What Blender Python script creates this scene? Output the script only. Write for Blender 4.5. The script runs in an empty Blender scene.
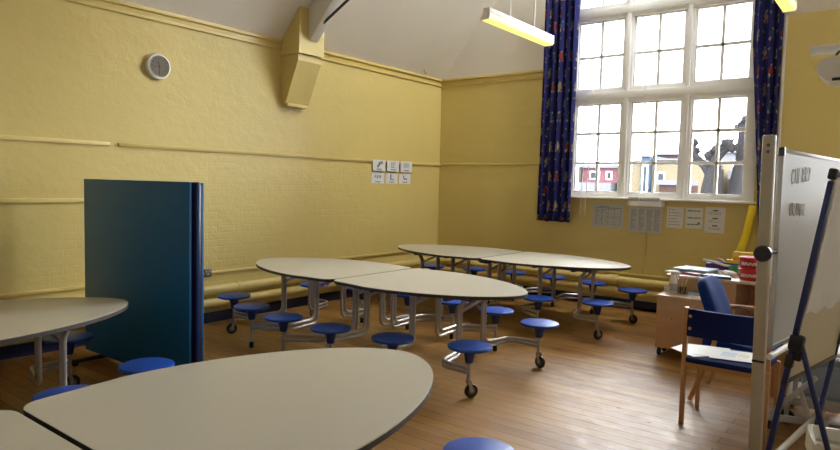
import bpy, bmesh, math, random
from mathutils import Vector, Matrix
random.seed(7)
C = bpy.context.scene.collection
PI = math.pi

# ------------------------------------------------------------------ materials
def nt(name):
    m = bpy.data.materials.new(name); m.use_nodes = True
    t = m.node_tree; t.nodes.clear()
    out = t.nodes.new('ShaderNodeOutputMaterial')
    b = t.nodes.new('ShaderNodeBsdfPrincipled')
    t.links.new(b.outputs[0], out.inputs[0])
    return m, t, b, out

def N(t, typ, **kw):
    n = t.nodes.new(typ)
    for k, v in kw.items():
        if k.startswith('i_'):
            n.inputs[int(k[2:])].default_value = v
        else:
            setattr(n, k, v)
    return n

def math_(t, op, a, b=None, c=None):
    n = t.nodes.new('ShaderNodeMath'); n.operation = op
    for i, v in enumerate((a, b, c)):
        if v is None: continue
        if isinstance(v, (int, float)): n.inputs[i].default_value = v
        else: t.links.new(v, n.inputs[i])
    return n.outputs[0]

def mixc(t, f, a, b):
    n = t.nodes.new('ShaderNodeMix'); n.data_type = 'RGBA'
    for i, v in ((0, f), (6, a), (7, b)):
        if isinstance(v, (int, float)): n.inputs[i].default_value = v
        elif isinstance(v, tuple): n.inputs[i].default_value = (*v, 1)
        else: t.links.new(v, n.inputs[i])
    return n.outputs[2]

def objpos(t):
    return t.nodes.new('ShaderNodeTexCoord').outputs['Object']

def noise(t, vec, scale, detail=3, rough=.5):
    n = t.nodes.new('ShaderNodeTexNoise')
    n.inputs['Scale'].default_value = scale; n.inputs['Detail'].default_value = detail
    n.inputs['Roughness'].default_value = rough
    if vec is not None: t.links.new(vec, n.inputs['Vector'])
    return n.outputs['Fac']

def mapping(t, vec, scale=(1, 1, 1), rot=(0, 0, 0), loc=(0, 0, 0)):
    n = t.nodes.new('ShaderNodeMapping')
    n.inputs['Scale'].default_value = scale; n.inputs['Rotation'].default_value = rot
    n.inputs['Location'].default_value = loc
    t.links.new(vec, n.inputs['Vector']); return n.outputs[0]

def bump(t, b, h, strength=.3, dist=.01):
    n = t.nodes.new('ShaderNodeBump')
    n.inputs['Strength'].default_value = strength; n.inputs['Distance'].default_value = dist
    t.links.new(h, n.inputs['Height']); t.links.new(n.outputs[0], b.inputs['Normal'])

def mat(name, col, rough=.5, metal=0., var=.06, scale=30., spec=.5, bmp=0., emit=None, est=0., coat=0.):
    m, t, b, o = nt(name)
    p = objpos(t)
    f = noise(t, p, scale, 3)
    dark = tuple(max(0, c * (1 - var)) for c in col); light = tuple(min(1, c * (1 + var)) for c in col)
    t.links.new(mixc(t, f, dark, light), b.inputs['Base Color'])
    b.inputs['Roughness'].default_value = rough; b.inputs['Metallic'].default_value = metal
    b.inputs['Specular IOR Level'].default_value = spec
    if coat: b.inputs['Coat Weight'].default_value = coat; b.inputs['Coat Roughness'].default_value = .15
    if bmp: bump(t, b, f, bmp, .003)
    if emit:
        b.inputs['Emission Color'].default_value = (*emit, 1); b.inputs['Emission Strength'].default_value = est
    return m

YEL = (.68, .545, .195)
WHT = (.76, .71, .62)

def wall_mat(name, axes, gable=None):
    """painted brickwork: bricks show through as relief; above `gable` height the paint is off white"""
    m, t, b, o = nt(name)
    p = objpos(t)
    s = N(t, 'ShaderNodeSeparateXYZ'); t.links.new(p, s.inputs[0])
    c = N(t, 'ShaderNodeCombineXYZ')
    t.links.new(s.outputs[axes[0]], c.inputs[0]); t.links.new(s.outputs[2], c.inputs[1])
    br = N(t, 'ShaderNodeTexBrick'); br.offset = .5
    br.inputs['Scale'].default_value = 1; br.inputs['Mortar Size'].default_value = .006
    br.inputs['Mortar Smooth'].default_value = .6
    br.inputs['Brick Width'].default_value = .225; br.inputs['Row Height'].default_value = .075
    br.inputs['Color1'].default_value = (1, 1, 1, 1); br.inputs['Color2'].default_value = (.75, .75, .75, 1)
    br.inputs['Mortar'].default_value = (.35, .35, .35, 1)
    wob = noise(t, p, 3.0, 2)
    v2 = N(t, 'ShaderNodeVectorMath', operation='ADD'); t.links.new(c.outputs[0], v2.inputs[0])
    wv = N(t, 'ShaderNodeVectorMath', operation='SCALE'); wv.inputs['Scale'].default_value = .012
    t.links.new(wob, wv.inputs[0]); t.links.new(wv.outputs[0], v2.inputs[1])
    t.links.new(v2.outputs[0], br.inputs['Vector'])
    # how strongly bricks show varies over the wall (plaster patches)
    patch = noise(t, p, .9, 2)
    r = N(t, 'ShaderNodeMapRange'); r.inputs[1].default_value = .40; r.inputs[2].default_value = .62
    t.links.new(patch, r.inputs[0])
    fine = noise(t, p, 14, 4, .6)
    lump = noise(t, mapping(t, p, (5, 5, 7)), 1.0, 4, .62)
    zf = N(t, 'ShaderNodeMapRange'); zf.inputs[1].default_value = 1.3; zf.inputs[2].default_value = 2.0
    zf.inputs[3].default_value = 1.0; zf.inputs[4].default_value = .22
    t.links.new(s.outputs[2], zf.inputs[0])
    bk = math_(t, 'MULTIPLY', math_(t, 'MULTIPLY', br.outputs['Color'], r.outputs[0]), zf.outputs[0])
    h = math_(t, 'ADD', math_(t, 'MULTIPLY', bk, .6), math_(t, 'ADD', math_(t, 'MULTIPLY', fine, .35), math_(t, 'MULTIPLY', lump, 1.5)))
    big = noise(t, p, .7, 3)
    col = mixc(t, big, tuple(c * .93 for c in YEL), tuple(min(1, c * 1.05) for c in YEL))
    col = mixc(t, math_(t, 'MULTIPLY', fine, .12), col, (.60, .44, .12))
    if gable is not None:
        gz = math_(t, 'GREATER_THAN', s.outputs[2], gable)
        col = mixc(t, gz, col, WHT)
        h = math_(t, 'MULTIPLY', h, math_(t, 'SUBTRACT', 1.0, math_(t, 'MULTIPLY', gz, .8)))
    t.links.new(col, b.inputs['Base Color'])
    b.inputs['Roughness'].default_value = .36
    b.inputs['Specular IOR Level'].default_value = .45
    bump(t, b, h, .36, .012)
    return m

def floor_mat():
    m, t, b, o = nt('floorboards')
    p = objpos(t)
    br = N(t, 'ShaderNodeTexBrick'); br.offset = .37; br.offset_frequency = 2
    br.inputs['Scale'].default_value = 1; br.inputs['Mortar Size'].default_value = .0028
    br.inputs['Mortar Smooth'].default_value = .2
    br.inputs['Brick Width'].default_value = 3.1; br.inputs['Row Height'].default_value = .105
    br.inputs['Color1'].default_value = (0, 0, 0, 1); br.inputs['Color2'].default_value = (1, 1, 1, 1)
    br.inputs['Mortar'].default_value = (.5, .5, .5, 1)
    t.links.new(p, br.inputs['Vector'])
    grain = noise(t, mapping(t, p, (2.2, 38, 1)), 3, 5, .65)
    big = noise(t, mapping(t, p, (1, 3.5, 1)), 1.3, 4, .6)
    wear = noise(t, mapping(t, p, (1, 1.6, 1)), 5.5, 4, .7)
    col = mixc(t, br.outputs['Color'], (.235, .108, .018), (.41, .215, .046))
    col = mixc(t, math_(t, 'MULTIPLY', grain, .6), col, (.15, .064, .022))
    rr = N(t, 'ShaderNodeMapRange'); rr.inputs[1].default_value = .42; rr.inputs[2].default_value = .72
    t.links.new(big, rr.inputs[0])
    col = mixc(t, math_(t, 'MULTIPLY', rr.outputs[0], .55), col, (.42, .235, .09))
    # dark knots and nail holes
    vo = N(t, 'ShaderNodeTexVoronoi'); vo.inputs['Scale'].default_value = 3.2
    t.links.new(mapping(t, p, (1, 1.6, 1)), vo.inputs['Vector'])
    kn = N(t, 'ShaderNodeMapRange'); kn.inputs[1].default_value = .035; kn.inputs[2].default_value = .07
    kn.inputs[3].default_value = .8; kn.inputs[4].default_value = 0
    t.links.new(vo.outputs['Distance'], kn.inputs[0])
    col = mixc(t, kn.outputs[0], col, (.05, .022, .01))
    col = mixc(t, math_(t, 'MULTIPLY', br.outputs['Fac'], .85), col, (.035, .018, .008))
    t.links.new(col, b.inputs['Base Color'])
    rg = N(t, 'ShaderNodeMapRange'); rg.inputs[1].default_value = .3; rg.inputs[2].default_value = .75
    rg.inputs[3].default_value = .38; rg.inputs[4].default_value = .62
    t.links.new(wear, rg.inputs[0]); t.links.new(rg.outputs[0], b.inputs['Roughness'])
    b.inputs['Specular IOR Level'].default_value = .33
    h = math_(t, 'SUBTRACT', math_(t, 'MULTIPLY', grain, .25), br.outputs['Fac'])
    h = math_(t, 'ADD', h, math_(t, 'MULTIPLY', big, .8))
    bump(t, b, h, .4, .008)
    return m

def curtain_mat():
    m, t, b, o = nt('curtain_print')
    uv = N(t, 'ShaderNodeUVMap'); uv.uv_map = 'UVMap'
    s = N(t, 'ShaderNodeSeparateXYZ'); t.links.new(uv.outputs[0], s.inputs[0])
    wob = noise(t, uv.outputs[0], 28, 2)
    w = math_(t, 'MULTIPLY', math_(t, 'SUBTRACT', wob, .5), .22)
    u = math_(t, 'DIVIDE', s.outputs[0], .24)
    v = math_(t, 'DIVIDE', s.outputs[1], .20)
    row = math_(t, 'FLOOR', v)
    u2 = math_(t, 'ADD', u, math_(t, 'MULTIPLY', row, .5))
    cu = math_(t, 'FLOOR', u2)
    fu = math_(t, 'ADD', math_(t, 'SUBTRACT', math_(t, 'SUBTRACT', u2, cu), .5), w)
    fv = math_(t, 'ADD', math_(t, 'SUBTRACT', math_(t, 'SUBTRACT', v, row), .5), w)
    def ell(cx, cy, rx, ry):
        a = math_(t, 'DIVIDE', math_(t, 'SUBTRACT', fu, cx), rx); c = math_(t, 'DIVIDE', math_(t, 'SUBTRACT', fv, cy), ry)
        d = math_(t, 'ADD', math_(t, 'MULTIPLY', a, a), math_(t, 'MULTIPLY', c, c))
        return math_(t, 'LESS_THAN', d, 1.0)
    cc = N(t, 'ShaderNodeCombineXYZ'); t.links.new(cu, cc.inputs[0]); t.links.new(row, cc.inputs[1])
    wn = N(t, 'ShaderNodeTexWhiteNoise'); wn.noise_dimensions = '2D'; t.links.new(cc.outputs[0], wn.inputs['Vector'])
    rp = N(t, 'ShaderNodeValToRGB'); rp.color_ramp.interpolation = 'CONSTANT'
    e = rp.color_ramp.elements; e[0].position = 0; e[0].color = (.30, .04, .03, 1); e[1].position = .34; e[1].color = (.25, .20, .10, 1)
    k = e.new(.62); k.color = (.03, .07, .14, 1); k = e.new(.78); k.color = (.32, .28, .19, 1)
    t.links.new(wn.outputs['Value'], rp.inputs[0])
    base = mixc(t, noise(t, uv.outputs[0], 9, 2), (.018, .020, .098), (.028, .032, .155))
    col = mixc(t, ell(.0, -.04, .12, .21), base, rp.outputs[0])
    col = mixc(t, ell(.02, .22, .065, .07), col, (.30, .22, .14))
    col = mixc(t, ell(-.08, -.33, .05, .11), col, (.38, .34, .26))
    col = mixc(t, ell(.10, -.33, .05, .09), col, (.30, .12, .05))
    col = mixc(t, ell(.38, .1, .05, .07), col, (.22, .18, .09))
    t.links.new(col, b.inputs['Base Color'])
    b.inputs['Roughness'].default_value = .85; b.inputs['Specular IOR Level'].default_value = .15
    bump(t, b, noise(t, uv.outputs[0], 300, 2), .15, .002)
    return m

def glass_mat(name='window_glass', tint=(.97, .985, .99)):
    m = bpy.data.materials.new(name); m.use_nodes = True
    t = m.node_tree; t.nodes.clear()
    out = t.nodes.new('ShaderNodeOutputMaterial')
    tr = N(t, 'ShaderNodeBsdfTransparent'); tr.inputs[0].default_value = (*tint, 1)
    gl = N(t, 'ShaderNodeBsdfGlossy'); gl.inputs['Roughness'].default_value = .02
    fr = N(t, 'ShaderNodeFresnel'); fr.inputs[0].default_value = 1.45
    mx = N(t, 'ShaderNodeMixShader')
    t.links.new(fr.outputs[0], mx.inputs[0]); t.links.new(tr.outputs[0], mx.inputs[1]); t.links.new(gl.outputs[0], mx.inputs[2])
    t.links.new(mx.outputs[0], out.inputs[0])
    return m

def wood_mat(name, a, b_, rough=.4, sc=(1, 14, 14)):
    m, t, b, o = nt(name)
    p = objpos(t)
    g = noise(t, mapping(t, p, sc), 5, 4, .6)
    t.links.new(mixc(t, g, a, b_), b.inputs['Base Color'])
    b.inputs['Roughness'].default_value = rough
    return m

def bark_mat():
    m, t, b, o = nt('bark')
    p = objpos(t); g = noise(t, p, 9, 5, .7)
    t.links.new(mixc(t, g, (.003, .003, .0035), (.014, .013, .014)), b.inputs['Base Color'])
    b.inputs['Roughness'].default_value = .9; b.inputs['Specular IOR Level'].default_value = 0; bump(t, b, g, .8, .05)
    return m

def brickwork(name, c1, c2, mort):
    m, t, b, o = nt(name)
    p = objpos(t); s = N(t, 'ShaderNodeSeparateXYZ'); t.links.new(p, s.inputs[0])
    c = N(t, 'ShaderNodeCombineXYZ')
    t.links.new(math_(t, 'ADD', s.outputs[0], s.outputs[1]), c.inputs[0]); t.links.new(s.outputs[2], c.inputs[1])
    br = N(t, 'ShaderNodeTexBrick'); br.inputs['Scale'].default_value = 1
    br.inputs['Brick Width'].default_value = .45; br.inputs['Row Height'].default_value = .15; br.inputs['Mortar Size'].default_value = .015
    br.inputs['Color1'].default_value = (*c1, 1); br.inputs['Color2'].default_value = (*c2, 1); br.inputs['Mortar'].default_value = (*mort, 1)
    t.links.new(c.outputs[0], br.inputs['Vector']); t.links.new(br.outputs['Color'], b.inputs['Base Color'])
    b.inputs['Roughness'].default_value = .9; b.inputs['Specular IOR Level'].default_value = 0
    return m

M = dict(
    wallL=wall_mat('yellow_painted_brick_side', (1,)), wallW=wall_mat('yellow_painted_brick_gable', (0,), 3.16),
    pier=wall_mat('yellow_painted_brick_pier', (0,), None),
    floor=floor_mat(),
    ceil=mat('ceiling_paint', WHT, .75, var=.05, scale=2.5, spec=.2),
    trim=mat('yellow_gloss', (.65, .505, .165), .3, var=.05, scale=6, bmp=.1),
    plaster=mat('yellow_plaster', YEL, .45, var=.05, scale=9, bmp=.25),
    pipe=mat('yellow_pipe_gloss', (.68, .54, .19), .22, var=.04, scale=5, bmp=.08),
    skirt=mat('dark_skirting', (.012, .016, .045), .22, var=.2, scale=8),
    white=mat('white_gloss', (.88, .87, .84), .3, var=.03, scale=8),
    beam=mat('beam_white', (.74, .72, .67), .5, var=.04, scale=6),
    iron=mat('black_iron', (.01, .01, .011), .4),
    glass=glass_mat(),
    top=mat('grey_laminate', (.52, .49, .41), .33, var=.05, scale=240, spec=.5),
    edge=mat('brown_edge_band', (.040, .032, .026), .5),
    tube=mat('grey_tube', (.43, .41, .385), .32, metal=.55, var=.06, scale=20),
    rail=mat('dark_steel_channel', (.11, .10, .095), .45, metal=.4),
    seat=mat('blue_seat_plastic', (.010, .066, .40), .42, var=.08, scale=60, spec=.35),
    hub=mat('dark_blue_hub', (.010, .030, .16), .4),
    rubber=mat('black_rubber', (.012, .012, .013), .55),
    wheel=mat('grey_wheel', (.16, .155, .15), .4, metal=.3),
    teal=mat('teal_board', (.003, .12, .33), .45, var=.08, scale=4, spec=.4),
    navy=mat('navy_steel', (.008, .022, .12), .28, var=.1),
    navyframe=mat('navy_tube', (.010, .022, .13), .35, var=.1),
    curtain=curtain_mat(),
    paper=mat('white_paper', (.74, .74, .72), .7, var=.03, scale=12),
    greypaper=mat('pale_grey_paper', (.55, .55, .53), .6, var=.05, scale=12),
    ink=mat('print_ink', (.10, .10, .11), .7),
    ink2=mat('print_grey', (.30, .30, .31), .7),
    faint=mat('faint_marker', (.25, .25, .255), .7),
    plastic=mat('white_plastic', (.72, .71, .67), .4),
    plasticg=mat('grey_plastic', (.42, .41, .38), .45),
    board=mat('drywipe_surface', (.45, .45, .44), .5, var=.02, scale=2, spec=.25),
    boardback=mat('cream_hardboard', (.62, .56, .38), .6, var=.06, scale=5),
    cream=mat('cream_steel', (.50, .475, .39), .4),
    alu=mat('aluminium', (.40, .40, .40), .45, metal=.2),
    black=mat('black_plastic', (.012, .012, .014), .4),
    beech=wood_mat('beech', (.42, .21, .075), (.55, .31, .13), .38),
    chairblue=mat('blue_upholstery', (.010, .019, .105), .85, var=.2, scale=220, bmp=.2, spec=.1),
    armblue=mat('royal_blue_upholstery', (.006, .026, .15), .8, var=.18, scale=220, bmp=.2, spec=.12),
    deskwood=wood_mat('beech_laminate', (.52, .31, .17), (.60, .38, .22), .4, (1, 1, 9)),
    desktop=wood_mat('beech_laminate_top', (.66, .48, .32), (.72, .54, .38), .3, (1, 9, 1)),
    dark=mat('dark_void', (.02, .015, .012), .7),
    brass=mat('brass', (.55, .38, .12), .3, metal=.9),
    diff=mat('lamp_diffuser', (.85, .75, .35), .4, emit=(1, .80, .16), est=.40),
    red=mat('red_tub', (.50, .012, .022), .35), purple=mat('purple_plastic', (.10, .03, .27), .4),
    green=mat('green_plastic', (.01, .22, .07), .4), yellow=mat('yellow_card', (.80, .56, .03), .45),
    yellowfoam=mat('yellow_foam', (.85, .66, .02), .55), skyblue=mat('pale_blue_card', (.42, .54, .66), .5),
    tealfold=mat('teal_folder', (.02, .13, .20), .4), maroon=mat('maroon_folder', (.15, .012, .03), .45),
    clear=glass_mat('clear_plastic', (.80, .86, .90)), label=mat('grey_label', (.33, .34, .36), .5),
    kraft=mat('pale_wood_stick', (.62, .52, .28), .5), beige=mat('beige_tape', (.55, .46, .30), .5),
    socket=mat('brushed_plate', (.20, .19, .17), .35, metal=.7),
    crate=mat('blue_grey_translucent_plastic', (.30, .36, .44), .3),
    bag=mat('white_bag', (.70, .68, .60), .5, bmp=.4, scale=14),
    # outdoors
    ground=mat('asphalt', (.04, .041, .044), .9, var=.1, scale=1, spec=0), bark=bark_mat(),
    pinkwall=mat('pink_render', (.050, .022, .027), .9, spec=0), yellowbrick=brickwork('yellow_stock_brick', (.050, .040, .024), (.056, .045, .028), (.05, .047, .04)),
    redbrick=brickwork('red_brick', (.016, .009, .008), (.020, .011, .009), (.02, .018, .017)),
    roofgrey=mat('pale_roof', (.045, .046, .05), .9, spec=0), palewin=mat('far_glass', (.014, .017, .020), .9, spec=0), bluepanel=mat('blue_cladding', (.020, .029, .042), .9, spec=0),
)

# ------------------------------------------------------------------ mesh helpers
class MB:
    """collects shapes with their materials into ONE mesh object"""
    def __init__(s): s.bm = bmesh.new(); s.mats = []
    def mi(s, m):
        if m not in s.mats: s.mats.append(m)
        return s.mats.index(m)
    def _fin(s, faces, m):
        i = s.mi(m)
        for f in faces: f.material_index = i
    def box(s, c, d, m, mtx=None, bev=0.):
        r = bmesh.ops.create_cube(s.bm, size=1)
        vs = r['verts']
        for v in vs:
            v.co = Vector((v.co.x * d[0], v.co.y * d[1], v.co.z * d[2]))
        fs = list({f for v in vs for f in v.link_faces})
        s._fin(fs, m)
        if bev > 0:
            es = list({e for v in vs for e in v.link_edges})
            g = bmesh.ops.bevel(s.bm, geom=es, offset=bev, segments=2, affect='EDGES', profile=.5)
            vs = list({v for f in g['faces'] for v in f.verts} | {v for v in vs if v.is_valid})
            s._fin([f for f in {f for v in vs for f in v.link_faces}], m)
        T = Matrix.Translation(Vector(c)) @ (mtx.to_4x4() if mtx is not None else Matrix())
        for v in vs: v.co = T @ v.co
        return s
    def bx(s, x0, x1, y0, y1, z0, z1, m, bev=0.):
        return s.box(((x0 + x1) / 2, (y0 + y1) / 2, (z0 + z1) / 2), (abs(x1 - x0), abs(y1 - y0), abs(z1 - z0)), m, None, bev)
    def beam(s, a, b, w, h, m, up=(0, 0, 1), bev=0.):
        """rectangular bar from a to b, w across, h along `up`"""
        a, b = Vector(a), Vector(b); d = (b - a); L = d.length; d.normalize()
        side = d.cross(Vector(up)).normalized(); u = side.cross(d)
        R = Matrix((d, side, u)).transposed()
        return s.box((a + b) / 2, (L, w, h), m, R, bev)
    def tube(s, pts, r, m, seg=10, fillet=0., fs=5, caps=True, rr=None):
        pts = [Vector(p) for p in pts]
        if fillet > 0 and len(pts) > 2:
            out = [pts[0]]
            for i in range(1, len(pts) - 1):
                p0, p, p1 = pts[i - 1], pts[i], pts[i + 1]
                a = (p0 - p); b = (p1 - p); k = min(fillet, a.length * .48, b.length * .48)
                a.normalize(); b.normalize()
                A = p + a * k; B = p + b * k
                for j in range(fs + 1):
                    q = j / fs
                    out.append(A * (1 - q) ** 2 + p * 2 * q * (1 - q) + B * q ** 2)
            out.append(pts[-1]); pts = out
        n = len(pts); rings = []
        t0 = (pts[1] - pts[0]).normalized()
        ref = Vector((0, 0, 1)) if abs(t0.z) < .9 else Vector((1, 0, 0))
        u = t0.cross(ref).normalized()
        for i, p in enumerate(pts):
            if i == 0: tt = t0
            elif i == n - 1: tt = (pts[-1] - pts[-2]).normalized()
            else: tt = ((pts[i + 1] - p).normalized() + (p - pts[i - 1]).normalized()).normalized()
            u = (u - tt * u.dot(tt)).normalized(); w = tt.cross(u)
            R = rr[i] if rr else r
            rings.append([s.bm.verts.new(p + (u * math.cos(2 * PI * k / seg) + w * math.sin(2 * PI * k / seg)) * R) for k in range(seg)])
        fc = []
        for i in range(n - 1):
            for k in range(seg):
                fc.append(s.bm.faces.new((rings[i][k], rings[i][(k + 1) % seg], rings[i + 1][(k + 1) % seg], rings[i + 1][k])))
        if caps:
            fc.append(s.bm.faces.new(rings[0][::-1])); fc.append(s.bm.faces.new(rings[-1]))
        s._fin(fc, m); return s
    def lathe(s, prof, m, c=(0, 0, 0), seg=32, R=None):
        """profile [(r, z)] spun round z"""
        rings = []
        R = R or Matrix.Identity(3); c = Vector(c)
        for (r, z) in prof:
            if r <= 1e-6: rings.append([s.bm.verts.new(c + R @ Vector((0, 0, z)))])
            else: rings.append([s.bm.verts.new(c + R @ Vector((r * math.cos(2 * PI * k / seg), r * math.sin(2 * PI * k / seg), z))) for k in range(seg)])
        fc = []
        for a, b in zip(rings[:-1], rings[1:]):
            for k in range(seg):
                k2 = (k + 1) % seg
                if len(a) == 1 and len(b) == 1: continue
                if len(a) == 1: vs = (a[0], b[k], b[k2])
                elif len(b) == 1: vs = (a[k], b[0], a[k2])
                else: vs = (a[k], b[k], b[k2], a[k2])
                try: fc.append(s.bm.faces.new(vs))
                except ValueError: pass
        s._fin(fc, m); return s
    def prism(s, poly, h0, h1, m, f=None, side=None):
        """poly of 2-D points extruded between h0 and h1; f maps (u, v, h) to 3-D"""
        f = f or (lambda u, v, h: Vector((u, v, h)))
        a = [s.bm.verts.new(f(u, v, h0)) for u, v in poly]; b = [s.bm.verts.new(f(u, v, h1)) for u, v in poly]
        fc = [s.bm.faces.new(a[::-1]), s.bm.faces.new(b)]; sd = []
        n = len(poly)
        for i in range(n): sd.append(s.bm.faces.new((a[i], a[(i + 1) % n], b[(i + 1) % n], b[i])))
        s._fin(fc, m); s._fin(sd, side or m); return s
    def quad(s, pts, m):
        s._fin([s.bm.faces.new([s.bm.verts.new(Vector(p)) for p in pts])], m); return s
    def build(s, name, parent=None, loc=None, smooth=35):
        bmesh.ops.recalc_face_normals(s.bm, faces=s.bm.faces)
        me = bpy.data.meshes.new(name)
        s.bm.to_mesh(me); s.bm.free()
        for m in s.mats: me.materials.append(m)
        if smooth:
            for p in me.polygons: p.use_smooth = True
            me.set_sharp_from_angle(angle=math.radians(smooth))
        o = bpy.data.objects.new(name, me); C.objects.link(o)
        if parent is not None: o.parent = parent
        if loc is not None: o.location = loc
        return o

def empty(name, loc=(0, 0, 0), rz=0.):
    o = bpy.data.objects.new(name, None); C.objects.link(o)
    o.empty_display_size = .1; o.location = loc; o.rotation_euler = (0, 0, rz); return o

def tag(o, label, cat, group=None):
    o['label'] = label; o['category'] = cat
    if group: o['group'] = group
    return o

def struct(o):
    o['kind'] = 'structure'; return o

def copy_tree(o, parent=None):
    kids = [k for k in o.children]
    c = o.copy(); C.objects.link(c); c.parent = parent
    for k in kids: copy_tree(k, c)
    return c

# ------------------------------------------------------------------ room shell
RW, BACK = 6.8, -11.6          # room width, rear wall
EAVE, PITCH = 3.16, 1.13
def slope(x): return EAVE + PITCH * min(x, RW - x)

struct(MB().bx(-.3, RW + .3, BACK - .3, .3, -.12, 0, M['floor']).build('floor', smooth=0))
struct(MB().bx(-.3, 0, BACK - .3, .3, -.12, EAVE + .02, M['wallL']).build('wall_left', smooth=0))
struct(MB().bx(RW, RW + .3, BACK - .3, .3, -.12, EAVE + .02, M['ceil']).build('wall_right', smooth=0))

WX0, WX1, SILL, SPR = 2.19, 4.475, 1.42, 3.85
HX0, HX1, HZ0, HZ1 = 5.45, 6.65, 1.42, 3.45      # unseen narrower window beyond the pier, added to brighten the room
WC, WR = (WX0 + WX1) / 2, (WX1 - WX0) / 2
def arch(n=24, r=WR, x=WC, spring=SPR, rise=1.05):
    return [(x + r * math.cos(PI * k / n), spring + rise * r * math.sin(PI * k / n)) for k in range(n + 1)]
def gable_wall(name, y0, y1, m):
    f = lambda u, v, h: Vector((u, h, v))
    b = MB()
    b.prism([(0, -.12), (WX0, -.12), (WX0, slope(WX0) + .1), (0, EAVE)], y0, y1, m, f)
    b.prism([(WX1, -.12), (HX0, -.12), (HX0, slope(HX0) + .1), (WX1, slope(WX1) + .1)], y0, y1, m, f)
    b.prism([(HX1, -.12), (RW, -.12), (RW, EAVE), (HX1, slope(HX1) + .1)], y0, y1, m, f)
    b.prism([(HX0, -.12), (HX1, -.12), (HX1, HZ0), (HX0, HZ0)], y0, y1, m, f)
    b.prism([(HX0, HZ1), (HX1, HZ1), (HX1, slope(HX1) + .1), (HX0, slope(HX0) + .1)], y0, y1, m, f)
    b.prism([(WX0, -.12), (WX1, -.12), (WX1, SILL), (WX0, SILL)], y0, y1, m, f)
    ar = arch()                                   # right to left over the head of the window
    for (xa, za), (xb, zb) in zip(ar[:-1], ar[1:]):
        b.prism([(xb, zb), (xa, za), (xa, slope(xa) + .15), (xb, slope(xb) + .15)], y0, y1, m, f)
    return struct(b.build(name, smooth=0))
gable_wall('wall_back', 0, .3, M['wallW'])
struct(MB().prism([(0, -.12), (RW, -.12), (RW, EAVE), (RW / 2, slope(RW / 2)), (0, EAVE)], BACK - .3, BACK, M['ceil'], lambda u, v, h: Vector((u, h, v))).build('wall_front', smooth=0))

b = MB()
f = lambda u, v, h: Vector((u, h, v))
b.prism([(-.3, EAVE - .3 * PITCH), (RW / 2, slope(RW / 2)), (RW / 2, slope(RW / 2) + .15), (-.3, EAVE - .3 * PITCH + .15)], BACK - .3, .3, M['ceil'], f)
KX0, KX1, KY0, KY1 = 3.5, 4.75, -1.2, -.2          # unseen rooflight, added in the right slope to light the left wall
def roof_strip(xa, xb, y0, y1):
    za, zb = EAVE + PITCH * (RW - xa), EAVE + PITCH * (RW - xb)
    b.prism([(xa, za), (xb, zb), (xb, zb + .15), (xa, za + .15)], y0, y1, M['ceil'], f)
roof_strip(RW / 2, RW + .3, BACK - .3, KY0); roof_strip(RW / 2, KX0, KY0, KY1); roof_strip(KX1, RW + .3, KY0, KY1); roof_strip(RW / 2, RW + .3, KY1, .3)
struct(b.build('ceiling', smooth=0))

# shallow pier right of the window, with a white corner bead
PX = 4.70
struct(MB().bx(PX + .03, 5.36, -.13, 0, 0, 3.475, M['pier']).build('wall_pier', smooth=0))
struct(MB().bx(PX, PX + .03, -.135, 0, 0, 3.475, M['white'], .006).build('trim_1'))

# cornice, picture rails, skirting
def cornice(a, bb, n):
    """moulded band from a to bb, n = inward normal"""
    a, bb, n = Vector(a), Vector(bb), Vector(n); b = MB()
    for z0, z1, d in ((3.055, 3.085, .022), (3.085, 3.13, .014), (3.13, 3.165, .04)):
        for_z = (z0 + z1) / 2
        A = a + n * d / 2; B = bb + n * d / 2; A.z = B.z = for_z
        b.beam(A, B, d, z1 - z0, M['trim'], bev=.004)
    return b
struct(cornice((0, BACK, 0), (0, 0, 0), (1, 0, 0)).build('trim_2'))
struct(cornice((0, 0, 0), (WX0 - .05, 0, 0), (0, -1, 0)).build('trim_3'))
struct(MB().bx(0, .022, BACK, -5.22, 1.825, 1.862, M['trim'], .006).build('trim_4'))
struct(MB().bx(0, .022, -5.14, -.0, 1.825, 1.862, M['trim'], .006).build('trim_5'))
struct(MB().bx(.02, WX0 - .1, -.012, 0, 1.84, 1.87, M['trim'], .004).build('trim_6'))
struct(MB().bx(0, .022, BACK, -4.7, 1.305, 1.345, M['trim'], .006).build('trim_7'))
struct(MB().bx(0, .02, BACK, 0, 0, .115, M['skirt'], .004).build('baseboard_left'))
struct(MB().bx(.02, RW, -.02, 0, 0, .115, M['skirt'], .004).build('baseboard_back'))

# large bore heating pipes and conduit
b = MB()
b.tube([(.10, BACK + .1, .37), (.10, -.10, .37), (PX, -.10, .36)], .052, M['pipe'], 16, .06)
for x in (2.87, 2.93): b.tube([(x - .035, -.10, .363), (x + .035, -.10, .363)], .070, M['pipe'], 16)
for y in (-3.85, -6.3): b.tube([(.10, y - .03, .37), (.10, y + .03, .37)], .058, M['pipe'], 16)
tag(b.build('heating_pipe'), 'upper yellow painted heating pipe running round the walls', 'pipe')
b = MB()
b.tube([(.10, BACK + .1, .235), (.10, -.10, .235), (PX, -.10, .225)], .046, M['pipe'], 16, .06)
for x in (2.87, 2.93): b.tube([(x - .035, -.10, .228), (x + .035, -.10, .228)], .058, M['pipe'], 16)
tag(b.build('heating_pipe'), 'lower yellow painted heating pipe just above the dark skirting', 'pipe')
b = MB()
b.bx(0, .028, BACK, -.0, .525, .553, M['trim'], .004); b.bx(0.0, PX, -.028, 0, .43, .455, M['trim'], .004)
struct(b.build('trim_8'))
struct(MB().tube([(3.27, -.012, .455), (3.27, -.012, 1.0)], .010, M['trim'], 8).build('trim_9'))

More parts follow.
